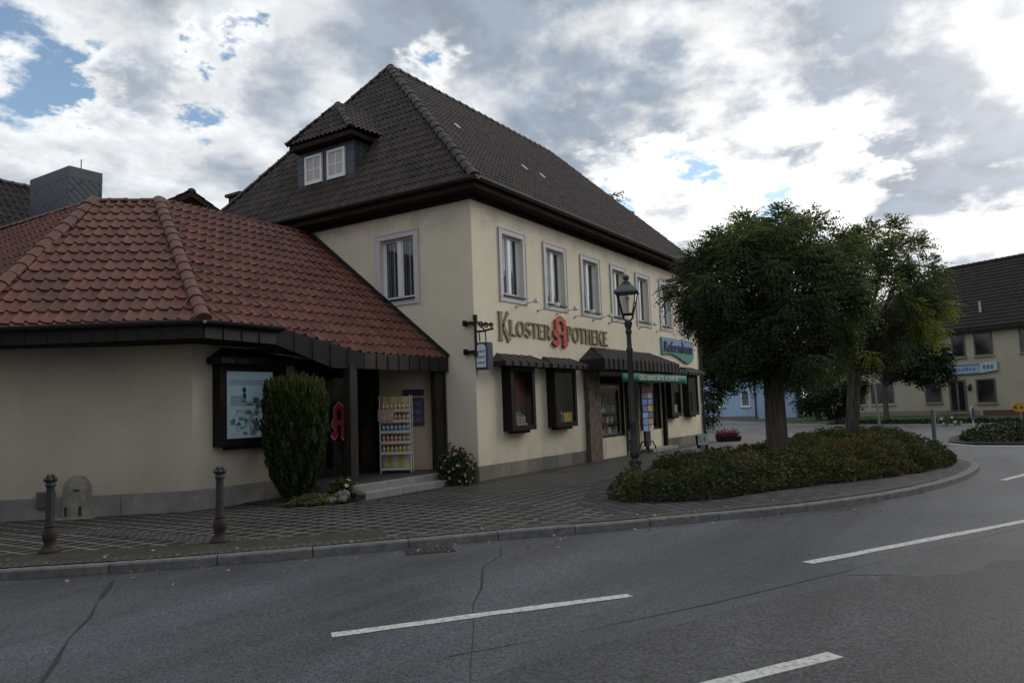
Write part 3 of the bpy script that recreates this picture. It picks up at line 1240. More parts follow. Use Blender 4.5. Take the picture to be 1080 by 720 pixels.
# ================================================================== MAIN BUILDING
LB, WB = 14.72, 9.0
bld = thing('pharmacy_building', 'two storey pale yellow corner building under a steep dark hipped tile roof', 'building')
WZ0, WZ1 = 3.963, 5.674
F_WIN = [1.066, 3.11, 5.149, 7.077, 8.95, 10.981, 12.85]
F_WW = [1.16, 1.20, 1.20, 1.14, 1.14, 1.15, 1.15]
FRM = 0.13
fh = [(a + FRM, a + w - FRM, WZ0 + 0.15, WZ1 - FRM) for a, w in zip(F_WIN, F_WW)]
shop_holes = [(5.93, 7.70, 0.58, 2.34), (7.78, 8.72, 0.10, 2.34), (8.80, 10.66, 0.66, 2.34)]
eh = [(1.486 + FRM, 2.764 - FRM, WZ0 + 0.15, WZ1 - FRM), (6.1, 7.2, WZ0 + 0.15, WZ1 - FRM)]
mb = MB()
holed_wall(mb, (0, 0, 0), (1, 0, 0), 0, LB, 0, 6.22, fh + shop_holes, 0.2, (0, 1, 0))
holed_wall(mb, (0, 0, 0), (0, 1, 0), 0, WB, 0, 6.22, eh, 0.2, (1, 0, 0))
holed_wall(mb, (LB, 0, 0), (0, 1, 0), 0, WB, 0, 6.22, [], 0.2, (-1, 0, 0))
holed_wall(mb, (0, WB, 0), (1, 0, 0), 0, LB, 0, 6.22, [], 0.2, (0, -1, 0))
mb.build('wall', M_yellow, bld)
mb = MB()
# dark rooms behind the openings
for (x0, x1, y0, y1, z0, z1) in ((0.25, LB - 0.25, 0.22, 2.6, 3.3, 6.1), (5.6, 10.9, 0.22, 3.2, 0.05, 2.7), (0.22, 2.6, 2.65, WB - 0.3, 3.3, 6.1)):
    p = [(x0, y0), (x1, y0), (x1, y1), (x0, y1)]
    vs = [(a[0], a[1], z) for z in (z0, z1) for a in p]
    fs = [(0, 1, 2, 3), (4, 5, 6, 7), (1, 2, 6, 5), (2, 3, 7, 6), (3, 0, 4, 7)] if y0 < 1 else [(0, 1, 2, 3), (4, 5, 6, 7), (1, 2, 6, 5), (2, 3, 7, 6), (0, 1, 5, 4)]
    mb.add(vs, fs)
mb.build('room', M_interior, bld)
# plinth
MB().b2((-0.03, -0.03, -0.12), (5.0, 0.0 - 0.0005, 0.31)).build('plinth', M_plinth, bld, bevel=0.006)
MB().b2((10.86, -0.03, -0.12), (LB + 0.03, -0.0005, 0.31)).build('plinth', M_plinth, bld, bevel=0.006)
MB().b2((-0.031, -0.028, -0.12), (-0.0005, 0.75, 0.311)).build('plinth', M_plinth2, bld, bevel=0.006)
MB().b2((LB + 0.0005, -0.02, -0.12), (LB + 0.03, 9, 0.31)).build('plinth', M_plinth2, bld, bevel=0.006)


def upper_window(o, ux, inn, w, curtain=0.5, wide=True):
    """white two-leaf casement in a grey plaster surround; o is the surround's lower left corner in the wall plane"""
    o, ux, inn = Vector(o), Vector(ux), Vector(inn)
    H = WZ1 - WZ0
    up = Vector((0, 0, 1))

    def bx(mb, u0, u1, z0, z1, d0, d1):
        c = o + ux * ((u0 + u1) / 2) + up * ((z0 + z1) / 2) + inn * ((d0 + d1) / 2)
        su, sz, sd = u1 - u0, z1 - z0, d1 - d0
        d = Vector((abs(ux.x) * su + abs(inn.x) * sd, abs(ux.y) * su + abs(inn.y) * sd, sz))
        mb.box(c, d)
    m = MB()
    bx(m, 0, FRM, 0, H, -0.028, -0.0005)
    bx(m, w - FRM, w, 0, H, -0.028, -0.0005)
    bx(m, FRM, w - FRM, H - FRM, H, -0.028, -0.0005)
    bx(m, FRM, w - FRM, 0, 0.15, -0.028, -0.0005)
    # raised outer bead
    bx(m, -0.02, 0.02, -0.02, H + 0.02, -0.042, -0.0285)
    bx(m, w - 0.02, w + 0.02, -0.02, H + 0.02, -0.042, -0.0285)
    bx(m, 0.0205, w - 0.0205, H - 0.02, H + 0.02, -0.042, -0.0285)
    win = m.build('window', M_surround, bld)
    m = MB()
    a, b, z0, z1 = FRM, w - FRM, 0.15, H - FRM
    fo = 0.055
    d0, d1 = 0.10, 0.15
    bx(m, a, a + fo, z0, z1, d0, d1)
    bx(m, b - fo, b, z0, z1, d0, d1)
    bx(m, a + fo, b - fo, z1 - fo, z1, d0, d1)
    bx(m, a + fo, b - fo, z0, z0 + fo * 1.3, d0, d1)
    cm = (a + b) / 2
    bx(m, cm - 0.055, cm + 0.055, z0 + fo * 1.3, z1 - fo, d0 - 0.012, d1)
    for (q0, q1) in ((a + fo, cm - 0.055), (cm + 0.055, b - fo)):
        bx(m, q0, q0 + 0.03, z0 + fo * 1.3, z1 - fo, d0 + 0.012, d1 - 0.005)
        bx(m, q1 - 0.03, q1, z0 + fo * 1.3, z1 - fo, d0 + 0.012, d1 - 0.005)
    m.build('sash', M_white, win)
    m = MB()
    for (q0, q1) in ((a + fo, cm - 0.055), (cm + 0.055, b - fo)):
        p = o + ux * q0 + inn * 0.128
        m.add([p + up * (z0 + fo), p + ux * (q1 - q0) + up * (z0 + fo), p + ux * (q1 - q0) + up * (z1 - fo), p + up * (z1 - fo)], [(0, 1, 2, 3)])
    m.build('pane', M_glass, win)
    m = MB()
    bx(m, a - 0.02, b + 0.02, z0 - 0.03, z0 + 0.002, -0.07, 0.12)
    m.build('sill', M_sill, win)
    m = MB()
    # pleated curtain halves
    for (q0, q1) in ((a + 0.02, a + 0.02 + (b - a) * curtain * 0.5), (b - 0.02 - (b - a) * curtain * 0.5, b - 0.02)):
        n = 26
        vs = []
        for i in range(n + 1):
            u = q0 + (q1 - q0) * i / n
            d = 0.26 + 0.022 * math.sin(i * 1.9) + 0.012 * math.sin(i * 0.7)
            for z in (z0 + 0.05, z1 + 0.02):
                vs.append(o + ux * u + up * z + inn * d)
        m.add(vs, [(2 * i, 2 * i + 2, 2 * i + 3, 2 * i + 1) for i in range(n)])
    m.build('curtain', M_curtain, win, smooth=True)
    return win


for i, (a, w) in enumerate(zip(F_WIN, F_WW)):
    upper_window((a, 0, WZ0), (1, 0, 0), (0, 1, 0), w, [0.95, 0.75, 0.5, 0.8, 0.6, 0.7, 0.6][i])
upper_window((0, 1.486, WZ0), (0, 1, 0), (1, 0, 0), 1.278, 0.98)

# cornice / eaves box and gutters
mb = MB()
OV = 0.40
mb.b2((-OV, -OV, 6.205), (LB + OV, -0.0005, 6.36))
mb.b2((-OV, 0.0, 6.205), (-0.0005, WB + OV, 6.36))
mb.b2((LB + 0.0005, 0.0, 6.205), (LB + OV, WB + OV, 6.36))
mb.b2((-0.06, -0.06, 6.10), (LB + 0.06, -0.001, 6.204))
mb.b2((-0.06, 0.0, 6.10), (-0.001, 6.5, 6.204))
mb.build('eaves_board', M_soffit, bld)
mb = MB()


def gutter_line(mb, p, q, r=0.075):
    p, q = Vector(p), Vector(q)
    t = (q - p).normalized()
    s = t.cross(Vector((0, 0, 1)))
    ring = [(math.cos(PI * k / 8), -math.sin(PI * k / 8)) for k in range(9)]
    vs = []
    for base in (p, q):
        for c, z in ring:
            vs.append(base + s * (r * c) + Vector((0, 0, r * z)))
        for c, z in ring[::-1]:
            vs.append(base + s * (r * 0.9 * c) + Vector((0, 0, r * 0.9 * z + 0.004)))
    n = 18
    fs = [(i, (i + 1) % n, n + (i + 1) % n, n + i) for i in range(n)]
    fs += [tuple(range(n)), tuple(range(n, 2 * n))]
    mb.add(vs, fs)


gutter_line(mb, (-OV - 0.16, -OV - 0.08, 6.41), (LB + OV + 0.16, -OV - 0.08, 6.41))
gutter_line(mb, (-OV - 0.08, -OV - 0.16, 6.411), (-OV - 0.08, WB + OV + 0.16, 6.411))
mb.tube([(LB - 0.05, -OV - 0.08, 6.36), (LB + 0.02, -0.25, 6.15), (LB + 0.04, -0.07, 5.9), (LB + 0.04, -0.07, 0.0)], 0.05)
mb.build('gutter', M_gutter, bld)

# roof
EO = 0.43
EZ = 6.40
PK0 = Vector((2.64, 4.5, 11.31))
PK1 = Vector((LB - 2.64, 4.5, 11.31))
c00, c10, c11, c01 = Vector((-EO, -EO, EZ)), Vector((LB + EO, -EO, EZ)), Vector((LB + EO, WB + EO, EZ)), Vector((-EO, WB + EO, EZ))
sF = (PK0 - Vector((PK0.x, -EO, EZ)))
roof = tile_roof('roof', [[c00, c10, PK1, PK0]], (1, 0, 0), sF, c00, 0.152, 0.245, M_tile, bld, wave=0.055, sub=6)
sE = (PK0 - Vector((-EO, 4.5, EZ)))
tile_roof('roof', [[c00, PK0, c01]], (0, 1, 0), sE, c00, 0.152, 0.245, M_tile, bld, wave=0.055, sub=6)
tile_roof('roof', [[c10, PK1, c11]], (0, 1, 0), PK1 - Vector((LB + EO, 4.5, EZ)), c10, 0.4, 0.64, M_tile, bld, sub=3)
tile_roof('roof', [[c01, c11, PK1, PK0]], (1, 0, 0), PK0 - Vector((PK0.x, WB + EO, EZ)), c01, 0.4, 0.64, M_tile, bld, sub=3)
mb = MB()
ridge_row(mb, PK0, PK1, 0.13, 0.36)
for a, b in ((c00, PK0), (c01, PK0), (c10, PK1), (c11, PK1)):
    ridge_row(mb, a + Vector((0, 0, 0.03)), b, 0.12, 0.34)
rd = mb.build('ridge_tile_row', M_ridge, roof, smooth=True)
# small metal vents on the front slope and a brick chimney behind
mb = MB()
nF = Vector((0, -sF.z, sF.y)).normalized()
for x, t in ((2.35, 0.50), (4.55, 0.36), (5.55, 0.36)):
    mb = MB()
    p = Vector((x, -EO, EZ)) + Vector((0, sF.y, sF.z)) * t + nF * 0.08
    mb.box(p, (0.10, 0.22, 0.03), 0, Matrix.Rotation(math.atan2(sF.z, sF.y), 3, 'X'))
    mb.build('roof_vent', mat("pale_vent_metal", (0.55, 0.53, 0.5), 0.4, 0.1), roof)
mb = MB()
mb.b2((1.2, 9.2, 6.6), (1.8, 9.75, 8.15))
mb.b2((1.12, 9.12, 8.152), (1.88, 9.83, 8.24))
mb.build('chimney', mat("dark_chimney_brick", (0.05, 0.04, 0.036), 0.8, 0.3), roof)

# ---- dormer on the end slope
dm = MB()
DX, DY0, DY1, DZ0, DZ1 = 0.16, 3.57, 5.57, 7.33, 8.30
dm.b2((DX, DY0, DZ0 - 0.35), (DX + 1.6, DY1, DZ1))
dormer = dm.build('dormer', M_slate, bld)
ap = Vector((0.56, 4.5, 9.55))
fl_, fr_ = Vector((-0.12, 5.64, 8.46)), Vector((-0.12, 3.36, 8.46))


def roof_x(y, z):
    return -EO + (z - EZ) / (PK0.z - EZ) * (PK0.x + EO)


bl_, br_ = Vector((roof_x(0, 8.5) + 0.10, 5.72, 8.50)), Vector((roof_x(0, 8.5) + 0.10, 3.28, 8.50))
apb = Vector((roof_x(0, 9.6) + 0.15, 4.5, 9.6))
tile_roof('dormer_roof', [[fl_, fr_, ap]], (0, -1, 0), ap - Vector((-0.12, 4.5, 8.46)), fl_, 0.152, 0.245, M_tile, dormer, wave=0.055, sub=6)
tile_roof('dormer_roof', [[fr_, br_, apb, ap]], (br_ - fr_), (ap - (fr_ + (br_ - fr_) * 0.5)) - (br_ - fr_).normalized() * (ap - (fr_ + (br_ - fr_) * 0.5)).dot((br_ - fr_).normalized()), fr_, 0.152, 0.245, M_tile, dormer, wave=0.055, sub=6)
tile_roof('dormer_roof', [[fl_, bl_, apb, ap]], (bl_ - fl_), (ap - (fl_ + (bl_ - fl_) * 0.5)) - (bl_ - fl_).normalized() * (ap - (fl_ + (bl_ - fl_) * 0.5)).dot((bl_ - fl_).normalized()), fl_, 0.152, 0.245, M_tile, dormer, wave=0.055, sub=6)
mb = MB()
ridge_row(mb, fr_ + Vector((-0.04, 0, 0.03)), ap, 0.09, 0.26)
ridge_row(mb, fl_ + Vector((-0.04, 0, 0.03)), ap, 0.09, 0.26)
ridge_row(mb, ap, apb, 0.09, 0.3)
mb.build('ridge_tile_row', M_ridge, dormer, smooth=True)
mb = MB()
mb.b2((-0.10, 3.40, 8.32), (1.2, 5.60, 8.44))
mb.build('dormer_eaves', M_soffit, dormer)
for y0 in (3.86, 4.66):
    y1 = y0 + 0.62
    z0, z1 = 7.42, 8.17
    mb = MB()
    xf = DX - 0.045
    for a, b, c, d in ((y0, y0 + 0.07, z0, z1), (y1 - 0.07, y1, z0, z1), (y0 + 0.07, y1 - 0.07, z1 - 0.07, z1), (y0 + 0.07, y1 - 0.07, z0, z0 + 0.09)):
        mb.b2((xf, a, c), (DX - 0.001, b, d))
    ym, zm = (y0 + y1) / 2, (z0 + z1) / 2
    mb.b2((xf + 0.012, ym - 0.014, z0 + 0.09), (DX - 0.002, ym + 0.014, z1 - 0.07))
    mb.b2((xf + 0.014, y0 + 0.07, zm - 0.012), (DX - 0.003, y1 - 0.07, zm + 0.012))
    mb.build('dormer_window', M_white, dormer)
    mb = MB()
    mb.b2((xf + 0.022, y0 + 0.05, z0 + 0.05), (DX - 0.004, y1 - 0.05, z1 - 0.05))
    mb.build('dormer_pane', mat("pink_curtained_glass", (0.42, 0.36, 0.35), 0.12, 0.1, 3, spec=0.6), dormer)

# ---- shop front
mb = MB()
mb.b2((5.06, -0.14, -0.05), (5.80, -0.001, 2.50))
mb.build('stone_pillar', M_pillar, bld, bevel=0.012)


def glazed(name, x0, x1, z0, z1, fw, d0=0.03, d1=0.1, mull=()):
    m = MB()
    m.b2((x0, d0, z0), (x0 + fw, d1, z1))
    m.b2((x1 - fw, d0, z0), (x1, d1, z1))
    m.b2((x0 + fw, d0, z1 - fw), (x1 - fw, d1, z1))
    m.b2((x0 + fw, d0, z0), (x1 - fw, d1, z0 + fw))
    for x in mull:
        m.b2((x - fw / 2, d0 + 0.01, z0 + fw), (x + fw / 2, d1 - 0.01, z1 - fw))
    w = m.build(name, M_darkframe, bld)
    m = MB()
    y = (d0 + d1) / 2
    m.add([(x0 + fw, y, z0 + fw), (x1 - fw, y, z0 + fw), (x1 - fw, y, z1 - fw), (x0 + fw, y, z1 - fw)], [(0, 1, 2, 3)])
    m.build('pane', M_shopglass, w)
    return w


w1 = glazed('shop_window', 5.93, 7.70, 0.58, 2.34, 0.07)
w2 = glazed('shop_window', 8.80, 10.66, 0.66, 2.34, 0.07)
dr = glazed('shop_door', 7.78, 8.72, 0.10, 2.34, 0.10, 0.10, 0.16)
mb = MB()
mb.tube([(8.60, 0.06, 1.0), (8.60, 0.04, 1.1), (8.60, 0.04, 1.4), (8.60, 0.06, 1.5)], 0.012)
mb.build('handle', mat("brass", (0.3, 0.22, 0.1), 0.35, 0.1, metal=1.0), dr)
MB().b2((10.70, -0.12, 0.0), (10.85, -0.001, 2.5)).build('door_post', M_darkframe, bld)
MB().b2((7.70, -0.03, 0.0), (7.775, -0.002, 2.5)).build('door_post', M_darkframe, bld)
mb = MB()
mb.b2((8.75, -0.42, -0.02), (10.9, -0.035, 0.10))
mb.build('stone_ledge', M_step, bld, bevel=0.01)
# goods behind the shop glass: shelves with boxes and a bright header card
gm = bpy.data.materials.new("shelf_goods")
gm.use_nodes = True
nt = gm.node_tree
geo = nt.nodes.new('ShaderNodeNewGeometry')
cr = nt.nodes.new('ShaderNodeValToRGB')
cr.color_ramp.interpolation = 'CONSTANT'
for i, (p, c) in enumerate(((0.0, (0.50, 0.49, 0.47)), (0.25, (0.16, 0.05, 0.03)), (0.4, (0.05, 0.10, 0.22)), (0.55, (0.30, 0.22, 0.04)), (0.68, (0.10, 0.16, 0.09)), (0.8, (0.28, 0.27, 0.26)), (0.92, (0.22, 0.07, 0.12)))):
    e = cr.color_ramp.elements[i] if i < 2 else cr.color_ramp.elements.new(p)
    e.position = p
    e.color = c + (1,)
nt.links.new(geo.outputs['Random Per Island'], cr.inputs[0])
nt.links.new(cr.outputs[0], principled(gm).inputs['Base Color'])
principled(gm).inputs['Roughness'].default_value = 0.5


def goods(x0, x1, zs, yy, parent, hmin=0.1, hmax=0.28, seed=1, fill=0.8):
    rr = random.Random(seed)
    m = MB()
    for z in zs:
        x = x0
        while x < x1 - 0.1:
            w = rr.uniform(0.06, 0.17)
            h = rr.uniform(hmin, hmax)
            d = rr.uniform(0.05, 0.14)
            if rr.random() < fill:
                m.b2((x, yy + rr.uniform(0, 0.06), z), (x + w * 0.9, yy + 0.06 + d, z + h))
            x += w
    return m.build('goods', gm, parent)


goods(6.05, 7.6, (0.68, 0.98, 1.3, 1.62), 0.19, w1, seed=3, fill=0.85)
goods(9.5, 10.5, (0.76, 1.1), 0.22, w2, seed=5, fill=0.5)
mb = MB()
for z in (0.67, 0.96, 1.28, 1.60):
    mb.b2((6.0, 0.17, z - 0.02), (7.65, 0.46, z))
for z in (0.75, 1.08):
    mb.b2((8.9, 0.20, z - 0.02), (10.6, 0.5, z))
mb.build('display_shelf', mat("shelf_board", (0.16, 0.15, 0.14), 0.6, 0.1), bld)
mb = MB()
mb.b2((6.05, 0.16, 2.0), (6.42, 0.18, 2.26))
mb.build('header_card', mat("yellow_card", (0.55, 0.38, 0.05), 0.6, 0.35, 12), w1)
mb = MB()
mb.b2((6.45, 0.16, 1.98), (7.55, 0.18, 2.12))
mb.build('header_card', mat("ochre_card", (0.45, 0.30, 0.10), 0.6, 0.2, 10), w1)
mb = MB()
mb.b2((6.05, 0.165, 1.88), (7.55, 0.175, 1.975))
mb.build('header_card', mat("red_card", (0.22, 0.05, 0.03), 0.6, 0.2, 10), w1)


def hip_canopy(mb, mbe, x0, x1, yf, zf0, zf1, zt, inset0, inset1, seam, rib=0.018):
    """sheet-metal hood: vertical fascia, sloping top, seams"""
    e = 0.002
    A, B = Vector((x0, -e, zf1)), Vector((x0, yf, zf1))
    C_, D = Vector((x1, yf, zf1)), Vector((x1, -e, zf1))
    T0, T1 = Vector((x0 + inset0, -e, zt)), Vector((x1 - inset1, -e, zt))
    lo = [Vector((p.x, p.y, zf0)) for p in (A, B, C_, D)]
    vs = [A, B, C_, D] + lo + [T0, T1]
    mb.add(vs, [(0, 1, 5, 4), (1, 2, 6, 5), (2, 3, 7, 6), (4, 5, 6, 7), (1, 2, 9, 8), (0, 1, 8), (2, 3, 9), (0, 3, 7, 4)])
    n = int((x1 - x0) / seam)
    for i in range(n + 1):
        x = x0 + (x1 - x0) * i / n
        mb.box((min(max(x, x0 + rib / 2), x1 - rib / 2), yf - 0.012, (zf0 + zf1) / 2), (rib, 0.024, zf1 - zf0))
        # slope rib: from the fascia up to the wall line
        t0 = min(max(x, x0), x1)
        if x < x0 + inset0:
            tt = (x - x0) / max(inset0, 1e-3)
        elif x > x1 - inset1:
            tt = (x1 - x) / max(inset1, 1e-3)
        else:
            tt = 1.0
        if tt > 0.05:
            p, q = Vector((t0, yf, zf1 + 0.006)), Vector((t0, yf * (1 - tt), zf1 + (zt - zf1) * tt + 0.006))
            mb.tube([p, q], rib * 0.7, 5)
            mbe.box(p + Vector((0, 0.03, 0.022)), (rib * 2.4, 0.10, 0.022))
    mb.tube([B, T0], rib, 6)
    mb.tube([C_, T1], rib, 6)


mb, mbe = MB(), MB()
hip_canopy(mb, mbe, 4.86, 10.50, -0.73, 2.46, 2.74, 3.12, 0.75, 0.75, 0.30)
can = mb.build('canopy', M_sheet, bld)
mbe.build('seam_end', M_sheetedge, can)  # paler blocks at the seam ends along the fascia top

# ================================================================== ANNEX
ann = thing('annex_building', 'single storey annex with many sided red tile roof and recessed corner entrance', 'building')
RA, RB = Vector((-4.04, 5.12, 6.10)), Vector((-4.85, 6.11, 6.10))
RR = Vector((-0.02, 5.06, 6.10))
RL = Vector((-4.95, 14.0, 6.10))
K1 = Vector((-5.72, 1.29, 3.09))
dL = Vector((-0.66, 0.75, 0)).normalized()
K2 = Vector((-8.15, 4.0, 3.12))
T1 = Vector((-4.29, 1.28, 3.08))
T2 = Vector((-2.64, 0.74, 2.64))
T3 = Vector((-0.02, 0.74, 2.64))
LE = Vector((-8.2, 14.0, 3.1))
upR = (RR - Vector((RR.x, 0.74, 2.64)))
m1 = RA + (RR - RA) * 0.0
# right-hand slope in two convex pieces
topT1 = Vector((-4.04, 5.12, 6.10))
rfa = tile_roof('roof', [[K1, T1, RA], [T1, T2, T3, RR, RA]], (1, 0, 0), upR, Vector((0.0, 0.74, 2.64)), 0.207, 0.345, M_red, ann, wave=0.044, lift=0.030, deep=False)
chn = (RB - RA).cross(K1 - RA).normalized()
if chn.z < 0:
    chn = -chn
eC = (K2 - K1)
K2 = K2 - chn * (K2 - RA).dot(chn)
eC = (RB - RA).normalized()
tile_roof('roof', [[K1, K2, RB, RA]], eC, eC.cross(chn) if eC.cross(chn).z > 0 else chn.cross(eC), K1, 0.207, 0.345, M_red, ann, wave=0.044, lift=0.030, deep=False)
tile_roof('roof', [[K2, LE, RL, RB]], (0, 1, 0), Vector((RB.x - K2.x, 0, RB.z - K2.z)), K2, 0.207, 0.345, M_red, ann, wave=0.044, lift=0.030, deep=False)
mb = MB()
for a, b in ((K1, RA), (K2, RB)):
    ridge_row(mb, a + Vector((0, 0, 0.05)), b + Vector((0, 0, 0.04)), 0.12, 0.33)
for a, b in ((RA, RB), (RA, RR), (RB, RL)):
    ridge_row(mb, a + Vector((0, 0, 0.0)), b, 0.09, 0.33)
mb.build('ridge_tile_row', M_redridge, rfa, smooth=True)
# flashing where the red roof meets the main wall
mb = MB()
for a, b in ((T3, RR),):
    d = (b - a).normalized()
    n = Vector((0, -d.z, d.y))
    if n.z < 0:
        n = -n
    mb.slab([a + n * 0.12 + Vector((0.0, 0, 0)), b + n * 0.12, b - n * 0.02, a - n * 0.02], (-0.05, 0, 0))
mb.build('flashing', M_sheet, ann)
# flat roof inside the ring
mb = MB()
mb.prism([(RA.x, RA.y + 0.02), (RB.x + 0.02, RB.y), (RL.x + 0.02, RL.y), (-0.45, 14.0), (-0.45, 5.1)], 5.7, 6.02)
mb.build('flat_roof', M_sheet, ann)
# walls
WK1 = Vector((-5.36, 2.10, 0))
WK2 = Vector((-7.55, 4.58, 0))
mb = MB()


def wallq(mb, a, b, z0, z1):
    mb.add([(a.x, a.y, z0), (b.x, b.y, z0), (b.x, b.y, z1), (a.x, a.y, z1)], [(0, 1, 2, 3)])


ENT = -3.12
wallq(mb, WK1, WK2, -0.1, 3.05)
wallq(mb, WK2, Vector((-7.55, 14, 0)), -0.1, 3.05)
wallq(mb, WK1, Vector((ENT, 2.10, 0)), -0.1, 3.05)
mb.add([(ENT, 2.10, -0.1), (ENT, 2.26, -0.1), (ENT, 2.26, 3.05), (ENT, 2.10, 3.05)], [(0, 1, 2, 3)])
mb.add([(ENT, 2.10, 2.62), (-0.7, 2.10, 2.62), (-0.7, 2.10, 3.05), (ENT, 2.10, 3.05)], [(0, 1, 2, 3)])
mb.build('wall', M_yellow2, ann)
mb = MB()
mb.add([(-0.74, 2.14, 0.2), (-0.10, 0.98, 0.2), (-0.10, 0.98, 2.62), (-0.74, 2.14, 2.62)], [(0, 1, 2, 3)])
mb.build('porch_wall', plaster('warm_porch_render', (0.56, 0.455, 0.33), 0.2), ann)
# plinth of the annex
mb = MB()
nC = Vector((-0.75, -0.66, 0)).normalized()


def plinth_run(a, b, n):
    mb.slab([a + Vector((0, 0, -0.1)) + n * 0.0005, b + Vector((0, 0, -0.1)) + n * 0.0005, b + n * 0.0005 + Vector((0, 0, 0.34)), a + n * 0.0005 + Vector((0, 0, 0.34))], n * 0.03)


nlen = (WK2 - WK1).length
for i in range(3):
    plinth_run(WK1.lerp(WK2, i / 3 + (0.002 if i else -0.008)), WK1.lerp(WK2, (i + 1) / 3), (WK2 - WK1).cross(Vector((0, 0, 1))).normalized() * -1 if (WK2 - WK1).cross(Vector((0, 0, 1))).dot(nC) < 0 else (WK2 - WK1).cross(Vector((0, 0, 1))).normalized())
for x0, x1 in ((-5.36, -4.6), (-4.596, -3.9), (-3.896, -3.3)):
    plinth_run(Vector((x0, 2.1, 0)), Vector((x1, 2.1, 0)), Vector((0, -1, 0)))
mb.build('plinth', M_plinth2, ann, bevel=0.005)
# soffit + gutter + fascia
mb = MB()
mb.slab([K1 + Vector((0.02, 0.03, -0.30)), K2 + Vector((0.03, 0.0, -0.30)), Vector((-7.0, 4.6, 2.80)), Vector((-5.2, 2.3, 2.80))], (0, 0, 0.04))
mb.slab([K1 + Vector((0.0, 0.03, -0.30)), T1 + Vector((0, 0.03, -0.30)), Vector((-4.2, 2.3, 2.80)), Vector((-5.2, 2.3, 2.80))], (0, 0, 0.041))
mb.slab([Vector((-4.29, 1.3, 2.60)), Vector((-2.64, 0.77, 2.42)), Vector((-0.02, 0.77, 2.42)), Vector((-0.02, 2.3, 2.62)), Vector((-4.2, 2.3, 2.75))], (0, 0, 0.03))
mb.build('soffit', M_soffit, ann)
mb = MB()


def fascia(a, b, ha, hb, ins=0.03, mid=None):
    lo = [b + Vector((0, 0, -hb))]
    if mid:
        p = a.lerp(b, mid[0])
        lo.append(Vector((p.x, p.y, mid[1])))
    lo.append(a + Vector((0, 0, -ha)))
    d = (b - a)
    n = Vector((d.y, -d.x, 0)).normalized()
    mb.slab([a + Vector((0, 0, 0.015)), b + Vector((0, 0, 0.015))] + lo, n * ins)
    k = max(2, int(d.length / 0.32))
    for i in range(1, k):
        t = i / k
        p = a.lerp(b, t)
        bot = p.z - (ha + (hb - ha) * t)
        if mid:
            ta = min(1, t / mid[0])
            bot = (a.z - ha) + (mid[1] - (a.z - ha)) * ta if t < mid[0] else mid[1] + (b.z - hb - mid[1]) * (t - mid[0]) / (1 - mid[0])
        mb.box((p.x + n.x * (ins + 0.008), p.y + n.y * (ins + 0.008), (p.z + bot) / 2), (0.018, 0.018, p.z - bot - 0.01), math.atan2(d.y, d.x))


fascia(T2, T3 + Vector((0.0, 0, 0)), 0.28, 0.28)
fascia(T1, T2, 0.30, 0.28, 0.031, (0.62, 2.37))
fascia(K1, T1, 0.28, 0.30, 0.03)
fascia(K2, K1, 0.28, 0.28, 0.03)
mb.build('fascia', M_sheet, ann)
mb = MB()
off = Vector((-0.07, -0.07, 0.0))
gutter_line(mb, K2 + nC * 0.09, K1 + nC * 0.09 + Vector((0.02, -0.02, 0)), 0.07)
gutter_line(mb, K1 + Vector((-0.05, -0.10, 0)), T1 + Vector((0.1, -0.10, 0)), 0.07)
mb.build('gutter', M_gutter, ann)
# slate-clad chimney block on the roof
cs = MB()
cs.b2((-4.24, 8.29, 5.6), (-3.47, 10.07, 7.198))
chm = cs.build('chimney', M_slatediag, ann)
cs = MB()
cs.b2((-4.244, 8.286, 7.20), (-3.466, 10.074, 7.46))
cs.build('chimney_cap', mat("slate_grey_sheet", (0.066, 0.078, 0.10), 0.5, 0.2), chm)
cs = MB()
cs.tube([(-3.7, 8.8, 7.4), (-3.7, 8.8, 7.85)], 0.012, 6)
cs.build('lightning_rod', M_iron, chm)

# porch: platform, steps, post, glazed entrance
mb = MB()
mb.prism([(-3.35, 0.36), (0.0 - 0.035, 0.36), (0.0 - 0.035, 2.2), (-3.35, 2.2)], 0.0, 0.25)
for x0, x1 in ((-3.35, -2.36), (-2.35, -1.36), (-1.35, -0.36)):
    mb.b2((x0, 0.08, -0.02), (x1, 0.355, 0.125))
mb.build('entrance_steps', M_step, ann, bevel=0.01)
sheet('porch_floor', [(-3.34, 0.42), (-0.04, 0.42), (-0.04, 2.09), (-3.34, 2.09)], 0.254, mat('dark_porch_floor', (0.045, 0.042, 0.04), 0.6, 0.3, 6), ann, None)  # dark sheet laid over the platform top
mb = MB()
for a, b in (((-2.98, 0.78, 0.25), (-2.78, 0.96, 2.44)), ((-0.38, 0.80, 0.25), (-0.12, 0.94, 2.44)), ((-0.085, 0.78, 0.25), (-0.034, 0.93, 2.44))):
    MB().b2(a, b).build('porch_post', mat("dark_brown_post", (0.028, 0.022, 0.018), 0.7, 0.3, 5, spec=0.2, stretch=(4, 4, 0.4)), ann, bevel=0.008)
mb = MB()
yd0, yd1 = 2.10, 2.17
for x in (ENT, -2.42, -1.52, -0.80):
    mb.b2((x, yd0, 0.25), (x + 0.08, yd1, 2.62))
mb.b2((ENT + 0.08, yd0 + 0.004, 2.52), (-0.80, yd1, 2.619))
for a, b in ((ENT + 0.08, -2.42), (-2.34, -1.52), (-1.44, -0.80)):
    mb.b2((a, yd0 + 0.003, 0.252), (b, yd1 - 0.003, 0.42))
ed = mb.build('entrance_door', M_darkframe, ann)
mb = MB()
for a, b in ((ENT + 0.08, -2.42), (-2.34, -1.52), (-1.44, -0.80)):
    mb.add([(a, 2.135, 0.42), (b, 2.135, 0.42), (b, 2.135, 2.52), (a, 2.135, 2.52)], [(0, 1, 2, 3)])
mb.build('pane', M_shopglass, ed)
mb = MB()
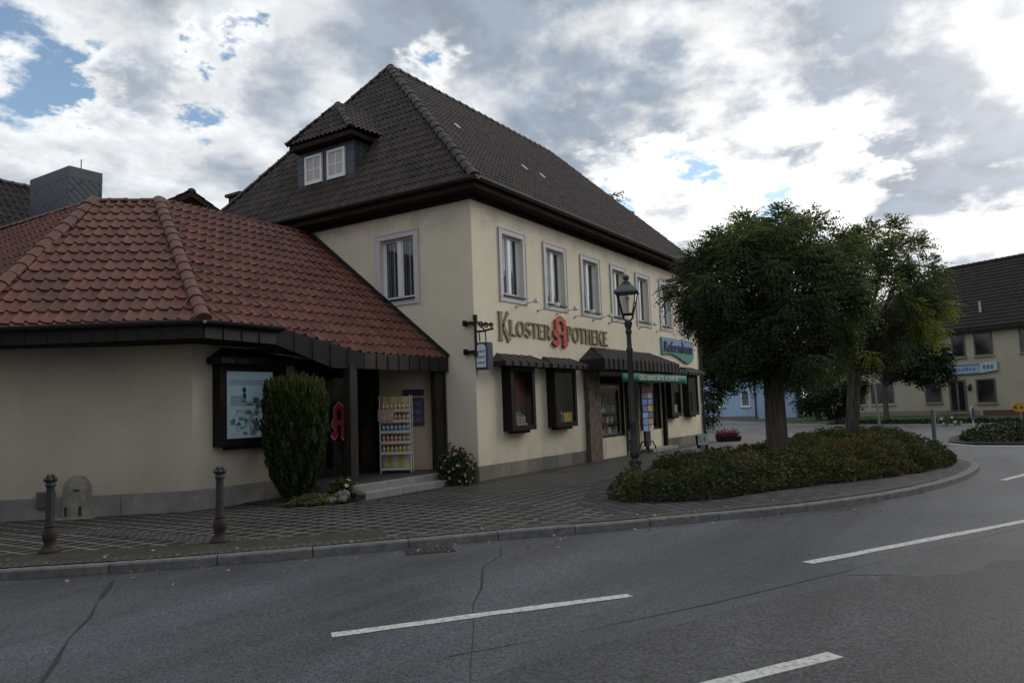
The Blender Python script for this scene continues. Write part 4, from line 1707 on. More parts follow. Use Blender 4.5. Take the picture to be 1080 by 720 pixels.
p = [(ENT - 0.5, 2.2), (-0.5, 2.2), (-0.5, 4.5), (ENT - 0.5, 4.5)]
vs = [(a[0], a[1], z) for z in (0.24, 2.7) for a in p]
mb.add(vs, [(0, 1, 2, 3), (4, 5, 6, 7), (1, 2, 6, 5), (2, 3, 7, 6), (3, 0, 4, 7)])
mb.build('room', M_interior, ann)
k = 0.36
for nm, dz, grow, m_, y in (('door_emblem', 0, 1.0, mat("red_film", (0.33, 0.016, 0.03), 0.5, 0.1), 2.085), ('door_emblem', 0, 1.12, mat("white_film", (0.42, 0.36, 0.36), 0.5, 0.1), 2.0925)):  # red dimmed in the colour itself for the shade indoors
    mb = MB()
    def f3(u, v, w, grow=grow, y=y):
        return Vector((-2.20 + ((u - 0.55) * grow + 0.55) * k, y + 0.0 - w, 1.0 + ((v - 1.15) * (grow - (0.05 if grow > 1 else 0)) + 1.15) * k * 0.92))
    flat_shape(mb, GOTHIC_A, f3, 0.004)
    mb.build(nm, m_, ed)

# ================================================================== WALL-MOUNTED DISPLAY CASES
M_poster = emit_mat("lit_poster", (0.40, 0.54, 0.62), 0.11, (0.36, 0.50, 0.56))


def display_case(x0, x1, yw, z0, z1, label, depth=0.25, ext=0.48, group='glazed display cases on the walls', ext1=None):
    root = thing('display_case', label, 'display case', ((x0 + x1) / 2, yw, z0), 0, group)
    cx = (x0 + x1) / 2
    w = x1 - x0
    f = 0.12
    mb = MB()
    d = -depth
    mb.b2((-w / 2, d, 0), (-w / 2 + f, -0.002, z1 - z0))
    mb.b2((w / 2 - f, d, 0), (w / 2, -0.002, z1 - z0))
    mb.b2((-w / 2 + f, d, 0), (w / 2 - f, -0.002, 0.12))
    mb.b2((-w / 2 + f, d, z1 - z0 - 0.10), (w / 2 - f, -0.002, z1 - z0))
    mb.b2((-w / 2 + f, -0.02, 0.12), (w / 2 - f, -0.003, z1 - z0 - 0.10))
    mb.b2((-w / 2 + 0.2, d + 0.06, -0.06), (w / 2 - 0.2, -0.004, -0.001))
    mb.build('frame', M_darkframe, root, bevel=0.004)
    mb = MB()
    mb.add([(-w / 2 + f, d + 0.03, 0.12), (w / 2 - f, d + 0.03, 0.12), (w / 2 - f, d + 0.03, z1 - z0 - 0.10), (-w / 2 + f, d + 0.03, z1 - z0 - 0.10)], [(0, 1, 2, 3)])
    mb.build('pane', M_shopglass, root)
    mb, me_ = MB(), MB()
    e0 = ext
    e1 = ext if ext1 is None else ext1
    hip_canopy(mb, me_, -w / 2 - e0, w / 2 + e1, d - 0.17, z1 - z0 - 0.0, z1 - z0 + 0.10, z1 - z0 + 0.30, 0.32, 0.32, 0.30, 0.014)
    hd = mb.build('hood', M_sheet, root)
    return root


dc0 = display_case(-4.97, -3.52, 2.10, 1.03, 2.46, 'display case with a pale blue poster beside the bushy cypress', 0.22, 0.12)
mb = MB()
mb.b2((-0.50, -0.10, 0.13), (0.50, -0.095, 1.31))
po = mb.build('poster', M_poster, dc0)
mb = MB()
mb.sphere((-0.14, -0.104, 0.98), 0.055, 12, 7, (0.75, 0.06, 1.0))
mb.b2((-0.17, -0.106, 0.83), (-0.10, -0.1015, 0.92))
rp_ = random.Random(12)
for i in range(9):
    z = 1.14 - i * 0.035 if i < 3 else 0.86 - (i - 3) * 0.032
    x = -0.45 if i < 3 else -0.42
    while x < (0.42 if i < 3 else -0.2 if i < 6 else 0.1):
        w = rp_.uniform(0.02, 0.07)
        mb.b2((x, -0.1035, z), (x + w, -0.1005, z + 0.014))
        x += w + 0.018
mb.build('poster_print', mat("grey_blue_ink", (0.05, 0.08, 0.11), 0.6, 0.2), po)
for nm, cc in (('teal', (0.20, 0.38, 0.46)), ('white', (0.66, 0.72, 0.75)), ('navy', (0.08, 0.16, 0.24)), ('coral', (0.5, 0.25, 0.2))):
    mb = MB()
    for i in range({'teal': 30, 'white': 22, 'navy': 12, 'coral': 4}[nm]):
        x, z = rp_.uniform(-0.46, 0.36), rp_.uniform(0.16, 0.58) if nm != 'teal' else rp_.uniform(0.16, 0.80)
        w, h = (rp_.uniform(0.03, 0.13), rp_.uniform(0.02, 0.10)) if nm in ('teal', 'white') else (rp_.uniform(0.015, 0.05), rp_.uniform(0.015, 0.06))
        o_ = {'teal': 0.0004, 'white': 0.0008, 'navy': 0.0012, 'coral': 0.0016}[nm] + i * 0.00002
        mb.b2((x, -0.101 - o_, z), (x + w, -0.1001, z + h))
    mb.build('poster_print', mat(nm + "_print", cc, 0.6, 0.25, 20), po)
dc1 = display_case(1.0, 2.06, 0.0, 1.0, 2.45, 'display case with white bottles and a red backdrop, nearest the building corner')
goods(-0.2, 0.15, (0.16,), -0.17, dc1, 0.16, 0.3, 21)
mb = MB()
mb.b2((0.0, -0.028, 0.3), (0.4, -0.021, 1.2))
mb.build('backdrop', mat("dark_red_cloth", (0.10, 0.015, 0.015), 0.8, 0.3), dc1)
mb = MB()
for x, h in ((-0.18, 0.22), (-0.02, 0.17), (0.10, 0.2)):
    mb.lathe([(0.05, 0), (0.055, 0.02), (0.055, h * 0.6), (0.02, h * 0.8), (0.02, h)], 10, (x, -0.15, 0.16))
mb.b2((-0.22, -0.19, 0.122), (0.22, -0.08, 0.155))
mb.build('goods', mat("pale_pottery", (0.42, 0.36, 0.32), 0.5, 0.4, 9), dc1)
dc2 = display_case(3.02, 4.16, 0.0, 1.0, 2.45, 'display case with a yellow carton row at the bottom, left of the stone pillar', ext=0.42)
mb = MB()
for i in range(5):
    mb.b2((-0.05 + i * 0.09, -0.18, 0.125), (0.03 + i * 0.09, -0.12, 0.36 - 0.02 * (i % 2)))
mb.build('goods', mat("yellow_cartons", (0.50, 0.36, 0.03), 0.5, 0.35, 14), dc2)
mb = MB()
mb.lathe([(0.05, 0), (0.05, 0.2), (0.02, 0.26), (0.02, 0.3)], 10, (-0.12, -0.12, 0.12))
mb.build('goods', mat("blue_flask", (0.08, 0.16, 0.24), 0.3, 0.2), dc2)
dc3 = display_case(10.98, 11.95, 0.0, 1.03, 2.45, 'display case right of the shop door, with a white card inside', ext=0.30)
mb = MB()
mb.b2((0.02, -0.16, 0.14), (0.26, -0.14, 0.4))
mb.build('goods', mat("white_card", (0.5, 0.5, 0.47), 0.6, 0.1), dc3)
dc4 = display_case(12.72, 13.75, 0.0, 1.03, 2.45, 'empty dark display case at the far right end of the yellow wall', ext=0.36)

# ================================================================== SIGNS ON THE BUILDING
sg = thing('shop_lettering', 'olive gold wall letters KLOSTER APOTHEKE around a big red gothic A', 'sign', (0, 0, 3))


def put_word(word, x0, x1, zb, h):
    gl = [glyph(c) for c in word]
    tot = sum(a for _, a in gl)
    k = (x1 - x0) / tot
    x = x0
    for (qs, adv) in gl:
        mb = MB()
        flat_shape(mb, qs, lambda u, v, w, x=x: Vector((x + u * k, -0.012 - w, zb - 3 + v * h)), 0.028)
        mb.build('letter', M_gold, sg)
        x += adv * k


put_word('K', 0.92, 1.44, 3.05, 0.66)
put_word('LOSTER', 1.38, 3.34, 3.19, 0.36)
put_word('POTHEKE', 4.17, 6.68, 3.20, 0.40)
mb = MB()
flat_shape(mb, GOTHIC_A, lambda u, v, w: Vector((3.33 + u * 0.74, -0.02 - w, 0.0 + v * 0.365)), 0.055)
mb.build('emblem', M_redsign, sg)

# Reformhaus board
rs = thing('reform_sign', 'blue and green wall board reading Reformhaus with a wavy lower edge', 'sign', (10.87, 0, 2.9))
mb = MB()
top = [(0.0, 0.82), (3.13, 0.82)]
wave_pts = [(3.13, 0.25), (3.0, 0.10), (2.75, 0.02), (2.4, 0.0), (2.0, 0.06), (1.6, 0.16), (1.2, 0.24), (0.8, 0.28), (0.4, 0.27), (0.0, 0.24)]
poly = top + wave_pts
n = len(poly)
mb.slab([Vector((a, -0.005, b)) for a, b in poly], (0, -0.06, 0))
M_board = mat("sky_blue_board", (0.15, 0.26, 0.42), 0.5, 0.12, 3)
mb.build('board', M_board, rs)
mb = MB()
for i in range(2, n - 1):
    a, b = poly[i], poly[i + 1]
    t0 = 0.40 + 0.03 * math.sin(a[0] * 2)
    t1 = 0.40 + 0.03 * math.sin(b[0] * 2)
    mb.slab([Vector((a[0], -0.068, a[1])), Vector((b[0], -0.068, b[1])), Vector((b[0], -0.068, max(b[1], t1))), Vector((a[0], -0.068, max(a[1], t0)))], (0, -0.004, 0))
mb.build('green_field', mat("teal_green_print", (0.05, 0.24, 0.20), 0.5, 0.15, 3), rs)
me = text_mesh('Reformhaus', 0.52, 0.01, shear=0.12, bold=0.006, width=2.85)
o = mesh_obj('lettering', me, rs, mat("dark_blue_letters", (0.012, 0.018, 0.07), 0.5, 0.05))
o.rotation_euler = (R(90), 0, 0)
o.location = (0.12, -0.082, 0.34)

# green banner under the canopy
bn = thing('banner', 'green banner with white lettering hung below the dark shop canopy', 'banner', (6.1, -0.66, 2.12))
mb = MB()
nn = 24
vs = []
for i in range(nn + 1):
    x = 5.3 * i / nn
    y = 0.012 * math.sin(i * 0.9)
    for z in (0.0, 0.27):
        vs.append((x, y, z + 0.01 * math.sin(i * 0.5)))
mb.add(vs, [(2 * i, 2 * i + 2, 2 * i + 3, 2 * i + 1) for i in range(nn)])
b_ = mb.build('cloth', mat("green_banner_cloth", (0.012, 0.17, 0.11), 0.7, 0.1, 4), bn, smooth=True)
md = b_.modifiers.new('thick', 'SOLIDIFY')
md.thickness = 0.006
me = text_mesh('GESCHENKE SÄFTE, KOSMETIK', 0.21, 0.003, bold=0.003, width=3.25)
o = mesh_obj('lettering', me, bn, mat("white_letters", (0.62, 0.65, 0.62), 0.6, 0.05))
o.rotation_euler = (R(90), 0, 0)
o.location = (1.15, -0.026, 0.075)

# hanging sign at the corner
hs = thing('hanging_sign', 'small white lantern shaped sign on a black iron bracket at the corner', 'sign', (0.0, 0.0, 2.45))
mb = MB()
mb.tube([(-0.06, -0.07, 0.22), (-0.06, -0.07, 1.06)], 0.032, 8)
for z in (0.22, 0.26, 1.0, 1.06):
    mb.tube([(-0.06, -0.07, z - 0.02), (-0.06, -0.07, z + 0.02)], 0.055, 8)
for z in (0.30, 0.92):
    mb.b2((-0.10, -0.09, z - 0.025), (-0.001, 0.22, z + 0.025))
    mb.b2((-0.10, 0.18, z - 0.06), (-0.001, 0.24, z + 0.06))
mb.tube([(-0.06, -0.07, 0.72), (-0.02, -0.24, 0.72), (0.02, -0.48, 0.76)], 0.022, 6)
mb.tube([(-0.06, -0.07, 0.98), (-0.05, -0.2, 0.86), (-0.03, -0.28, 0.74)], 0.016, 6)
for cx, cz, r in ((-0.17, 0.86, 0.075), (-0.30, 0.84, 0.065), (-0.43, 0.83, 0.055)):
    pts = []
    for i in range(18):
        an = i * 0.55
        rr = r * (1 - i / 22)
        pts.append((0.0 + 0.01, cx + rr * math.cos(an), cz + rr * math.sin(an)))
    mb.tube(pts, 0.018, 5)
for y in (-0.12, -0.28):
    mb.tube([(0.0, y, 0.74), (0.02, y, 0.5)], 0.014, 6)
mb.build('bracket', M_black, hs)
mb = MB()
W_, T_ = 0.30, 0.24
prof = [(-0.03, -0.12), (0.02, -0.17), (0.24, -0.17), (0.30, -0.10)]
cxs, cys = 0.06, -0.20
octo = [(cxs - T_ / 2, cys - W_ / 2 + 0.03), (cxs - T_ / 2 + 0.02, cys - W_ / 2), (cxs + T_ / 2 - 0.02, cys - W_ / 2), (cxs + T_ / 2, cys - W_ / 2 + 0.03), (cxs + T_ / 2, cys + W_ / 2 - 0.03), (cxs + T_ / 2 - 0.02, cys + W_ / 2), (cxs - T_ / 2 + 0.02, cys + W_ / 2), (cxs - T_ / 2, cys + W_ / 2 - 0.03)]
mb.prism(octo, -0.10, 0.48)
sb = mb.build('sign_box', mat("dark_blue_enamel", (0.03, 0.05, 0.09), 0.35, 0.1), hs)
mb = MB()
xw = cxs - T_ / 2 - 0.001
mb.slab([Vector((xw, cys - 0.115, -0.05)), Vector((xw, cys + 0.115, -0.05)), Vector((xw, cys + 0.115, 0.38)), Vector((xw, cys + 0.07, 0.44)), Vector((xw, cys - 0.07, 0.44)), Vector((xw, cys - 0.115, 0.38))], (-0.006, 0, 0))
mb.build('sign_face', mat("white_enamel", (0.66, 0.70, 0.78), 0.4, 0.06), sb)
mb = MB()
for z in (0.27, 0.15, 0.03):
    for i in range(6):
        yy = cys - 0.09 + i * 0.032
        hh = 0.028 if i % 3 else 0.045
        mb.b2((xw - 0.0105, yy, z), (xw - 0.0065, yy + 0.02, z + hh))
mb.build('sign_print', mat("blue_print", (0.05, 0.09, 0.25), 0.5, 0.1), sb)

# spot lamps over the signs
lampg = 'spot lamps above the shop signs'
lp0 = thing('sign_spotlight', 'first small spotlight above the letters, under the window nearest the corner', 'spotlight', (1.75, 0, 3.88), 0, lampg)
mb = MB()
mb.lathe([(0.035, 0), (0.035, 0.02)], 10, (0, 0, 0))
mb.v = [(x, -0.001 - z, y) for x, y, z in mb.v]
mb.tube([(0, -0.01, 0), (0.02, -0.25, 0.04), (0.05, -0.50, 0.10)], 0.009, 6)
mb.build('arm', mat("grey_lamp_metal", (0.30, 0.30, 0.30), 0.45, 0.1), lp0)
mb = MB()
mb.lathe([(0.02, 0.06), (0.045, 0.04), (0.065, -0.04), (0.06, -0.05)], 12, (0.05, -0.52, 0.10))
mb.build('head', mat("pale_lamp_metal", (0.52, 0.52, 0.54), 0.4, 0.1), lp0, smooth=True)
for x, lab in ((2.75, 'second small spotlight from the corner, between the first two upper windows'), (3.72, 'small spotlight right above the red A'), (4.70, 'small spotlight below the gap between second and third upper windows'), (5.8, 'small spotlight below the middle of the third upper window'),
               (6.85, 'small spotlight above the last letters of the wall lettering'), (9.1, 'small spotlight behind the street lamp head, below the fifth window'), (10.6, 'small spotlight above the left edge of the blue board'), (12.2, 'small spotlight above the middle of the blue board'), (13.6, 'small spotlight above the right end of the blue board')):
    c = copy_tree(lp0)
    c.location.x = x
    c['label'] = lab

# postcard rack by the shop door
pr = thing('postcard_rack', 'tall postcard rack full of colourful cards beside the shop door', 'rack', (8.72, -0.30, 0.0))
mb = MB()
mb.tube([(0, 0.06, 0.08), (0, 0.06, 2.1)], 0.02, 8)
for a in range(4):
    an = PI / 4 + a * PI / 2
    mb.tube([(0, 0.06, 0.30), (0.2 * math.cos(an), 0.06 + 0.16 * math.sin(an), 0.34), (0.36 * math.cos(an), 0.06 + 0.2 * math.sin(an), 0.2), (0.40 * math.cos(an), 0.06 + 0.24 * math.sin(an), 0.02)], 0.024, 6)
mb.b2((-0.42, 0.03, 0.68), (0.42, 0.05, 2.12))
mb.b2((-0.2, 0.02, 0.2), (0.2, 0.09, 0.66))
mb.build('stand', M_black, pr)
cols = [(0.42, 0.04, 0.05), (0.36, 0.06, 0.08), (0.10, 0.12, 0.2), (0.35, 0.36, 0.38), (0.12, 0.2, 0.5), (0.18, 0.28, 0.55), (0.10, 0.16, 0.42), (0.48, 0.30, 0.05), (0.25, 0.4, 0.6), (0.07, 0.1, 0.3), (0.16, 0.26, 0.5), (0.4, 0.22, 0.2), (0.2, 0.3, 0.6), (0.45, 0.40, 0.35)]
for i in range(14):
    r_, c_ = divmod(i, 2)
    mb = MB()
    z = 1.95 - r_ * 0.2
    x = -0.21 + c_ * 0.42
    mb.b2((x - 0.185, -0.01, z - 0.085), (x + 0.185, 0.02, z + 0.085))
    cc = cols[i]
    mb.build('postcard', mat("card_%d" % i, cc, 0.4, 0.7, 9, col2=tuple(min(1, q * 1.6 + 0.12) for q in cc)), pr)
mb = MB()
mb.b2((-0.92, 0.10, 0.6), (-0.80, 0.14, 1.95))
mb.build('side_strip', mat("grey_strip", (0.14, 0.14, 0.14), 0.6, 0.3), pr)

# ================================================================== ENTRANCE FURNITURE
dx_, dy_ = Vector((0.64, -1.16, 0)).normalized(), None
rkx = Vector((-1.04, 1.36, 0.25))
ang = math.atan2(-0.88, 0.50)
rk = thing('bottle_rack', 'white shelf rack with yellow striped header in the recessed entrance', 'rack', tuple(rkx), ang)
M_rackw = mat("white_rack_metal", (0.5, 0.5, 0.52), 0.5, 0.05)
RW, RH, RD = 0.64, 1.62, 0.26
levels = [0.10, 0.42, 0.64, 0.86, 1.08, 1.30]
mb = MB()
for x in (-RW / 2, RW / 2):
    for y in (-RD / 2, RD / 2):
        mb.tube([(x, y, 0), (x, y, RH)], 0.014, 6)
mb.build('frame', M_rackw, rk)
for z in levels:
    mb = MB()
    mb.b2((-RW / 2, -RD / 2 - 0.01, z - 0.02), (RW / 2, RD / 2, z))
    mb.b2((-RW / 2, -RD / 2 - 0.022, z - 0.03), (RW / 2, -RD / 2 - 0.0105, z + 0.025))
    mb.build('shelf', M_rackw, rk)
M_stripe = bpy.data.materials.new("yellow_white_stripes")
M_stripe.use_nodes = True
_nt = M_stripe.node_tree
_tc = _nt.nodes.new('ShaderNodeTexCoord')
_sx = _nt.nodes.new('ShaderNodeSeparateXYZ')
_nt.links.new(_tc.outputs['Object'], _sx.inputs[0])
_ma = _nt.nodes.new('ShaderNodeMath'); _ma.operation = 'MULTIPLY'; _ma.inputs[1].default_value = 4.4
_nt.links.new(_sx.outputs[0], _ma.inputs[0])
_mf = _nt.nodes.new('ShaderNodeMath'); _mf.operation = 'FRACT'
_nt.links.new(_ma.outputs[0], _mf.inputs[0])
_mg = _nt.nodes.new('ShaderNodeMath'); _mg.operation = 'GREATER_THAN'; _mg.inputs[1].default_value = 0.5
_nt.links.new(_mf.outputs[0], _mg.inputs[0])
_mx = _nt.nodes.new('ShaderNodeMix'); _mx.data_type = 'RGBA'
_nt.links.new(_mg.outputs[0], _mx.inputs[0])
_mx.inputs[6].default_value = (0.62, 0.42, 0.03, 1)
_mx.inputs[7].default_value = (0.55, 0.53, 0.55, 1)
_nt.links.new(_mx.outputs[2], principled(M_stripe).inputs['Base Color'])
mb = MB()
mb.b2((-RW / 2 + 0.02, RD / 2 - 0.03, 1.32), (RW / 2 - 0.02, RD / 2 - 0.015, 1.60))
mb.build('header', M_stripe, rk)
mb = MB()
mb.b2((-RW / 2 + 0.02, RD / 2 - 0.02, 0.12), (RW / 2 - 0.02, RD / 2 - 0.012, 1.30))
mb.build('back_panel', M_stripe, rk)
Mr = Matrix.Rotation(ang, 4, 'Z')


def rack_pt(x, y, z):
    return rkx + (Mr @ Vector((x, y, z)))


shelf_cols = {1: ((0.55, 0.55, 0.56), (0.5, 0.34, 0.04), 'bottom'), 2: ((0.55, 0.5, 0.5), (0.5, 0.2, 0.04), 'second lowest'), 3: ((0.58, 0.58, 0.56), (0.15, 0.22, 0.4), 'middle'), 4: ((0.58, 0.55, 0.5), (0.5, 0.25, 0.06), 'second highest'), 5: ((0.6, 0.6, 0.58), (0.5, 0.36, 0.05), 'top')}
for li, (cb, cc, nm) in shelf_cols.items():
    proto = None
    for i in range(7):
        if li == 4 and i < 3:
            continue
        if proto is None:
            proto = thing('lotion_bottle', 'white lotion bottle on the %s bottle shelf of the entrance rack' % nm, 'bottle', (0, 0, 0), ang, 'bottles on the entrance rack')
            mb = MB()
            mb.lathe([(0.030, 0), (0.034, 0.01), (0.034, 0.10), (0.018, 0.125), (0.018, 0.135)], 10)
            mb.build('body', mat("bottle_body_%d" % li, cb, 0.35, 0.05), proto, smooth=True)
            mb = MB()
            mb.lathe([(0.020, 0.130), (0.020, 0.165)], 10)
            mb.build('cap', mat("bottle_cap_%d" % li, cc, 0.4, 0.05), proto)
            mb = MB()
            mb.lathe([(0.0348, 0.025), (0.0348, 0.08)], 10)
            mb.build('label_band', mat("bottle_band_%d" % li, cc, 0.5, 0.15), proto)
            b = proto
        else:
            b = copy_tree(proto)
        b.location = rack_pt(-0.258 + i * 0.086, -0.06, levels[li] + 0.001)
tg = mat("pink_orange_card", (0.55, 0.22, 0.16), 0.5, 0.3, 12, col2=(0.6, 0.5, 0.46))
mb = MB()
mb.box((0, 0, 0), (0.33, 0.012, 0.24))
o = mb.build('price_card', tg)
o.location = rack_pt(-0.18, -0.17, 1.21)
o.rotation_euler = (0, 0, ang)
tag(o, 'pink and orange advertising card on the left of the entrance rack', 'card')

ps = thing('wall_poster', 'dark purple poster on the porch wall behind the bottle rack', 'poster', (-0.335, 1.40, 1.2), ang)
mb = MB()
mb.b2((-0.19, -0.025, 0.0), (0.19, -0.012, 0.62))
mb.build('sheet', mat("purple_poster", (0.055, 0.045, 0.085), 0.5, 0.4, 6, col2=(0.10, 0.085, 0.15)), ps)
mb = MB()
mb.b2((-0.28, -0.03, 0.66), (0.19, -0.012, 0.80))
mb.build('title_strip', mat("navy_strip", (0.02, 0.02, 0.05), 0.5, 0.2), ps)
mb = MB()
for k_ in range(6):
    mb.b2((-0.14 + (k_ % 2) * 0.14, -0.03, 0.08 + (k_ // 2) * 0.17), (-0.02 + (k_ % 2) * 0.14, -0.0255, 0.2 + (k_ // 2) * 0.17))
mb.build('picture', mat("grey_violet_print", (0.14, 0.13, 0.19), 0.5, 0.4, 20), ps)

# ================================================================== VEGETATION
def leaf_mesh(name, centers, dirs, sizes, tint, m, parent=None, aspect=0.45, droop=0.2, fold=True):
    """one leaf (two triangles pairs folded on the midrib) per entry"""
    n = len(centers)
    dirs = dirs / np.linalg.norm(dirs, axis=1, keepdims=True)
    rnd = rng.normal(size=(n, 3))
    side = np.cross(dirs, rnd)
    side /= np.linalg.norm(side, axis=1, keepdims=True) + 1e-9
    nrm = np.cross(side, dirs)
    s = sizes[:, None]
    base = centers - dirs * s * 0.5
    tip = centers + dirs * s * 0.5 - np.array([0, 0, 1.0]) * s * droop
    mid_l = centers + side * s * aspect * 0.5 + nrm * s * 0.08
    mid_r = centers - side * s * aspect * 0.5 + nrm * s * 0.08
    V = np.stack([base, mid_r, tip, mid_l], 1).reshape(-1, 3)
    F = np.arange(n * 4).reshape(-1, 4)
    me = bpy.data.meshes.new(name)
    me.vertices.add(n * 4)
    me.vertices.foreach_set('co', V.ravel())
    me.loops.add(n * 4)
    me.loops.foreach_set('vertex_index', F.ravel())
    me.polygons.add(n)
    me.polygons.foreach_set('loop_start', np.arange(0, n * 4, 4))
    me.polygons.foreach_set('loop_total', np.full(n, 4))
    me.update(calc_edges=True)
    at = me.attributes.new('tint', 'FLOAT', 'FACE')
    at.data.foreach_set('value', np.clip(tint, 0, 1).astype(np.float32))
    return mesh_obj(name, me, parent, m)


def fronds(clumps, n_per, flen, leaflets, lsize, out=0.8, droop=0.5, center=None):
    """pinnate fronds round each clump centre: returns leaflet centres, directions, sizes, tints"""
    Cs, Ds, Ss, Ts = [], [], [], []
    for (c, r, tn) in clumps:
        c = np.array(c)
        n = int(n_per * (r / 0.5) ** 2)
        d = rng.normal(size=(n, 3))
        d /= np.linalg.norm(d, axis=1, keepdims=True)
        if center is not None:
            o = c - np.array(center)
            o /= np.linalg.norm(o) + 1e-9
            d += o * out
            d /= np.linalg.norm(d, axis=1, keepdims=True)
        p0 = c + d * r * rng.uniform(0.25, 1.0, size=(n, 1))
        L = flen * rng.uniform(0.7, 1.2, size=(n, 1))
        sd = np.cross(d, np.array([0, 0, 1.0]))
        sd /= np.linalg.norm(sd, axis=1, keepdims=True) + 1e-9
        tint = tn + rng.normal(size=n) * 0.16
        for k in range(leaflets):
            t = (k + 0.5) / leaflets
            pos = p0 + d * L * t - np.array([0, 0, 1.0]) * L * droop * t * t
            for sgn in (-1, 1):
                dd = sd * sgn + d * 0.45 + rng.normal(size=(n, 3)) * 0.22 - np.array([0, 0, 0.3])
                Cs.append(pos + sd * sgn * lsize * 0.5)
                Ds.append(dd)
                Ss.append(lsize * rng.uniform(0.75, 1.2, size=n) * (1.0 - 0.35 * t))
                Ts.append(tint)
    return np.concatenate(Cs), np.concatenate(Ds), np.concatenate(Ss), np.concatenate(Ts)


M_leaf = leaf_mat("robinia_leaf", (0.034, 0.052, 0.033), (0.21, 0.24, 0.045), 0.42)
M_leafd = leaf_mat("dark_leaf", (0.012, 0.024, 0.011), (0.030, 0.046, 0.016), 0.2)


def make_tree(name, label, base, trunk_r, fork_z, cc, rad, top, bottom, nclump, n_per, flen, leaflets, lsize, m, group, seed, lean=(0, 0), ribs=0.12, lobes=(), crown_label=None):
    rr = np.random.default_rng(seed)
    root = thing(name, label, 'tree', base, 0, group)
    b = np.array(base)
    c = np.array([cc[0], cc[1], (top + bottom) / 2]) - b
    hz = (top - bottom) / 2
    mb = MB()
    prof = []
    nz = 9
    pts, rd_ = [], []
    for i in range(nz + 1):
        t = i / nz
        pts.append((lean[0] * t, lean[1] * t, -0.05 + (fork_z + 0.05) * t))
        rd_.append(trunk_r * (1.28 - 0.75 * min(1, t * 5) * 0.37 - 0.10 * t + 0.12 * max(0, t - 0.85) * 6))
    # fluted trunk
    seg = 28
    vs, fs = [], []
    for i, (p, r) in enumerate(zip(pts, rd_)):
        for k in range(seg):
            an = 2 * PI * k / seg
            q = r * (1 + ribs * math.sin(an * 6 + 0.4 * i * 0.3) * 0.6 + ribs * 0.5 * math.sin(an * 11 + 1.3 + 0.2 * i))
            vs.append((p[0] + q * math.cos(an), p[1] + q * math.sin(an), p[2]))
    for i in range(nz):
        for k in range(seg):
            k2 = (k + 1) % seg
            fs.append((i * seg + k, i * seg + k2, (i + 1) * seg + k2, (i + 1) * seg + k))
    mb.add(vs, fs)
    tr = mb.build('trunk', M_bark, root, smooth=True)
    # limbs and clumps
    clumps = []
    limb = MB()
    fork = np.array(pts[-1])
    for i in range(nclump):
        g = (i + 0.5) / nclump
        ph = i * 2.399963 + rr.uniform(-0.3, 0.3)
        cz = 1 - 2 * g
        sz = math.sqrt(max(0, 1 - cz * cz))
        k = rr.uniform(0.62, 0.95)
        if i % 5 == 0:
            k = rr.uniform(0.25, 0.55)
        d = np.array([sz * math.cos(ph) * rad, sz * math.sin(ph) * rad, cz * hz * (1.0 if cz > 0 else 0.9)])
        # umbrella: the sides droop
        p = c + d * k
        r = rr.uniform(0.30, 0.52) * rad / 2.1
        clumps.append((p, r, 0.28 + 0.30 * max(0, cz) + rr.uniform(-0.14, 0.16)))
        if i % 2 == 0:
            mid = fork * 0.5 + p * 0.5 + np.array([0, 0, 0.25 * rr.uniform(-1, 1)])
            limb.tube([tuple(fork * 0.98 + np.array([0, 0, -0.1])), tuple(mid), tuple(p)], [trunk_r * 0.32, trunk_r * 0.16, trunk_r * 0.05], 6, cap=False)
    for (px, py, pz, r, tn) in lobes:
        p = np.array([px, py, pz]) - b
        clumps.append((p, r, tn))
        limb.tube([tuple(fork), tuple(fork * 0.4 + p * 0.6 + np.array([0, 0, 0.2])), tuple(p)], [trunk_r * 0.3, trunk_r * 0.13, trunk_r * 0.04], 6, cap=False)
    limb.build('limb', M_bark, root, smooth=True)
    Cs, Ds, Ss, Ts = fronds(clumps, n_per, flen, leaflets, lsize, center=c)
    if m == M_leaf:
        Ts = np.where(Ts > 0.80, Ts * 0.85, Ts * 0.30)  # strong tints stay bright for the painted sunlit clumps
    cr_ = leaf_mesh('crown', Cs, Ds, Ss, Ts, m, root)
    return root


TG = 'round crowned trees in the planted bed'
L1 = [(2.16, -3.96, 3.87), (2.33, -4.25, 4.39), (2.36, -4.28, 3.5), (2.56, -4.61, 4.78), (2.62, -4.7, 2.65), (2.78, -4.95, 2.35), (2.89, -5.14, 5.11), (3.28, -5.75, 5.20), (3.65, -6.34, 5.08), (2.95, -5.2, 2.35), (3.28, -5.75, 2.35), (3.93, -6.79, 4.65), (3.99, -6.88, 3.86), (3.86, -6.68, 2.86), (3.69, -6.41, 2.4), (3.47, -6.05, 2.3)]
L2 = [(12.2, -6.47, 6.37), (12.61, -7.12, 6.47), (12.94, -7.66, 5.97), (13.1, -7.91, 5.27), (12.86, -7.53, 4.49), (12.43, -6.85, 3.0), (12.1, -6.31, 2.7), (11.95, -6.08, 6.09), (13.07, -7.87, 4.68), (12.38, -6.76, 4.0), (11.7, -5.8, 5.3), (11.8, -5.95, 4.6), (11.7, -5.9, 5.8), (11.5, -5.4, 5.9), (11.6, -5.6, 5.0), (11.4, -5.3, 4.2), (11.9, -6.1, 6.2), (12.3, -6.7, 5.6), (12.5, -7.0, 5.0), (11.65, -5.6, 3.9), (11.8, -5.75, 3.3), (11.5, -5.3, 3.4), (11.9, -6.1, 2.9)]
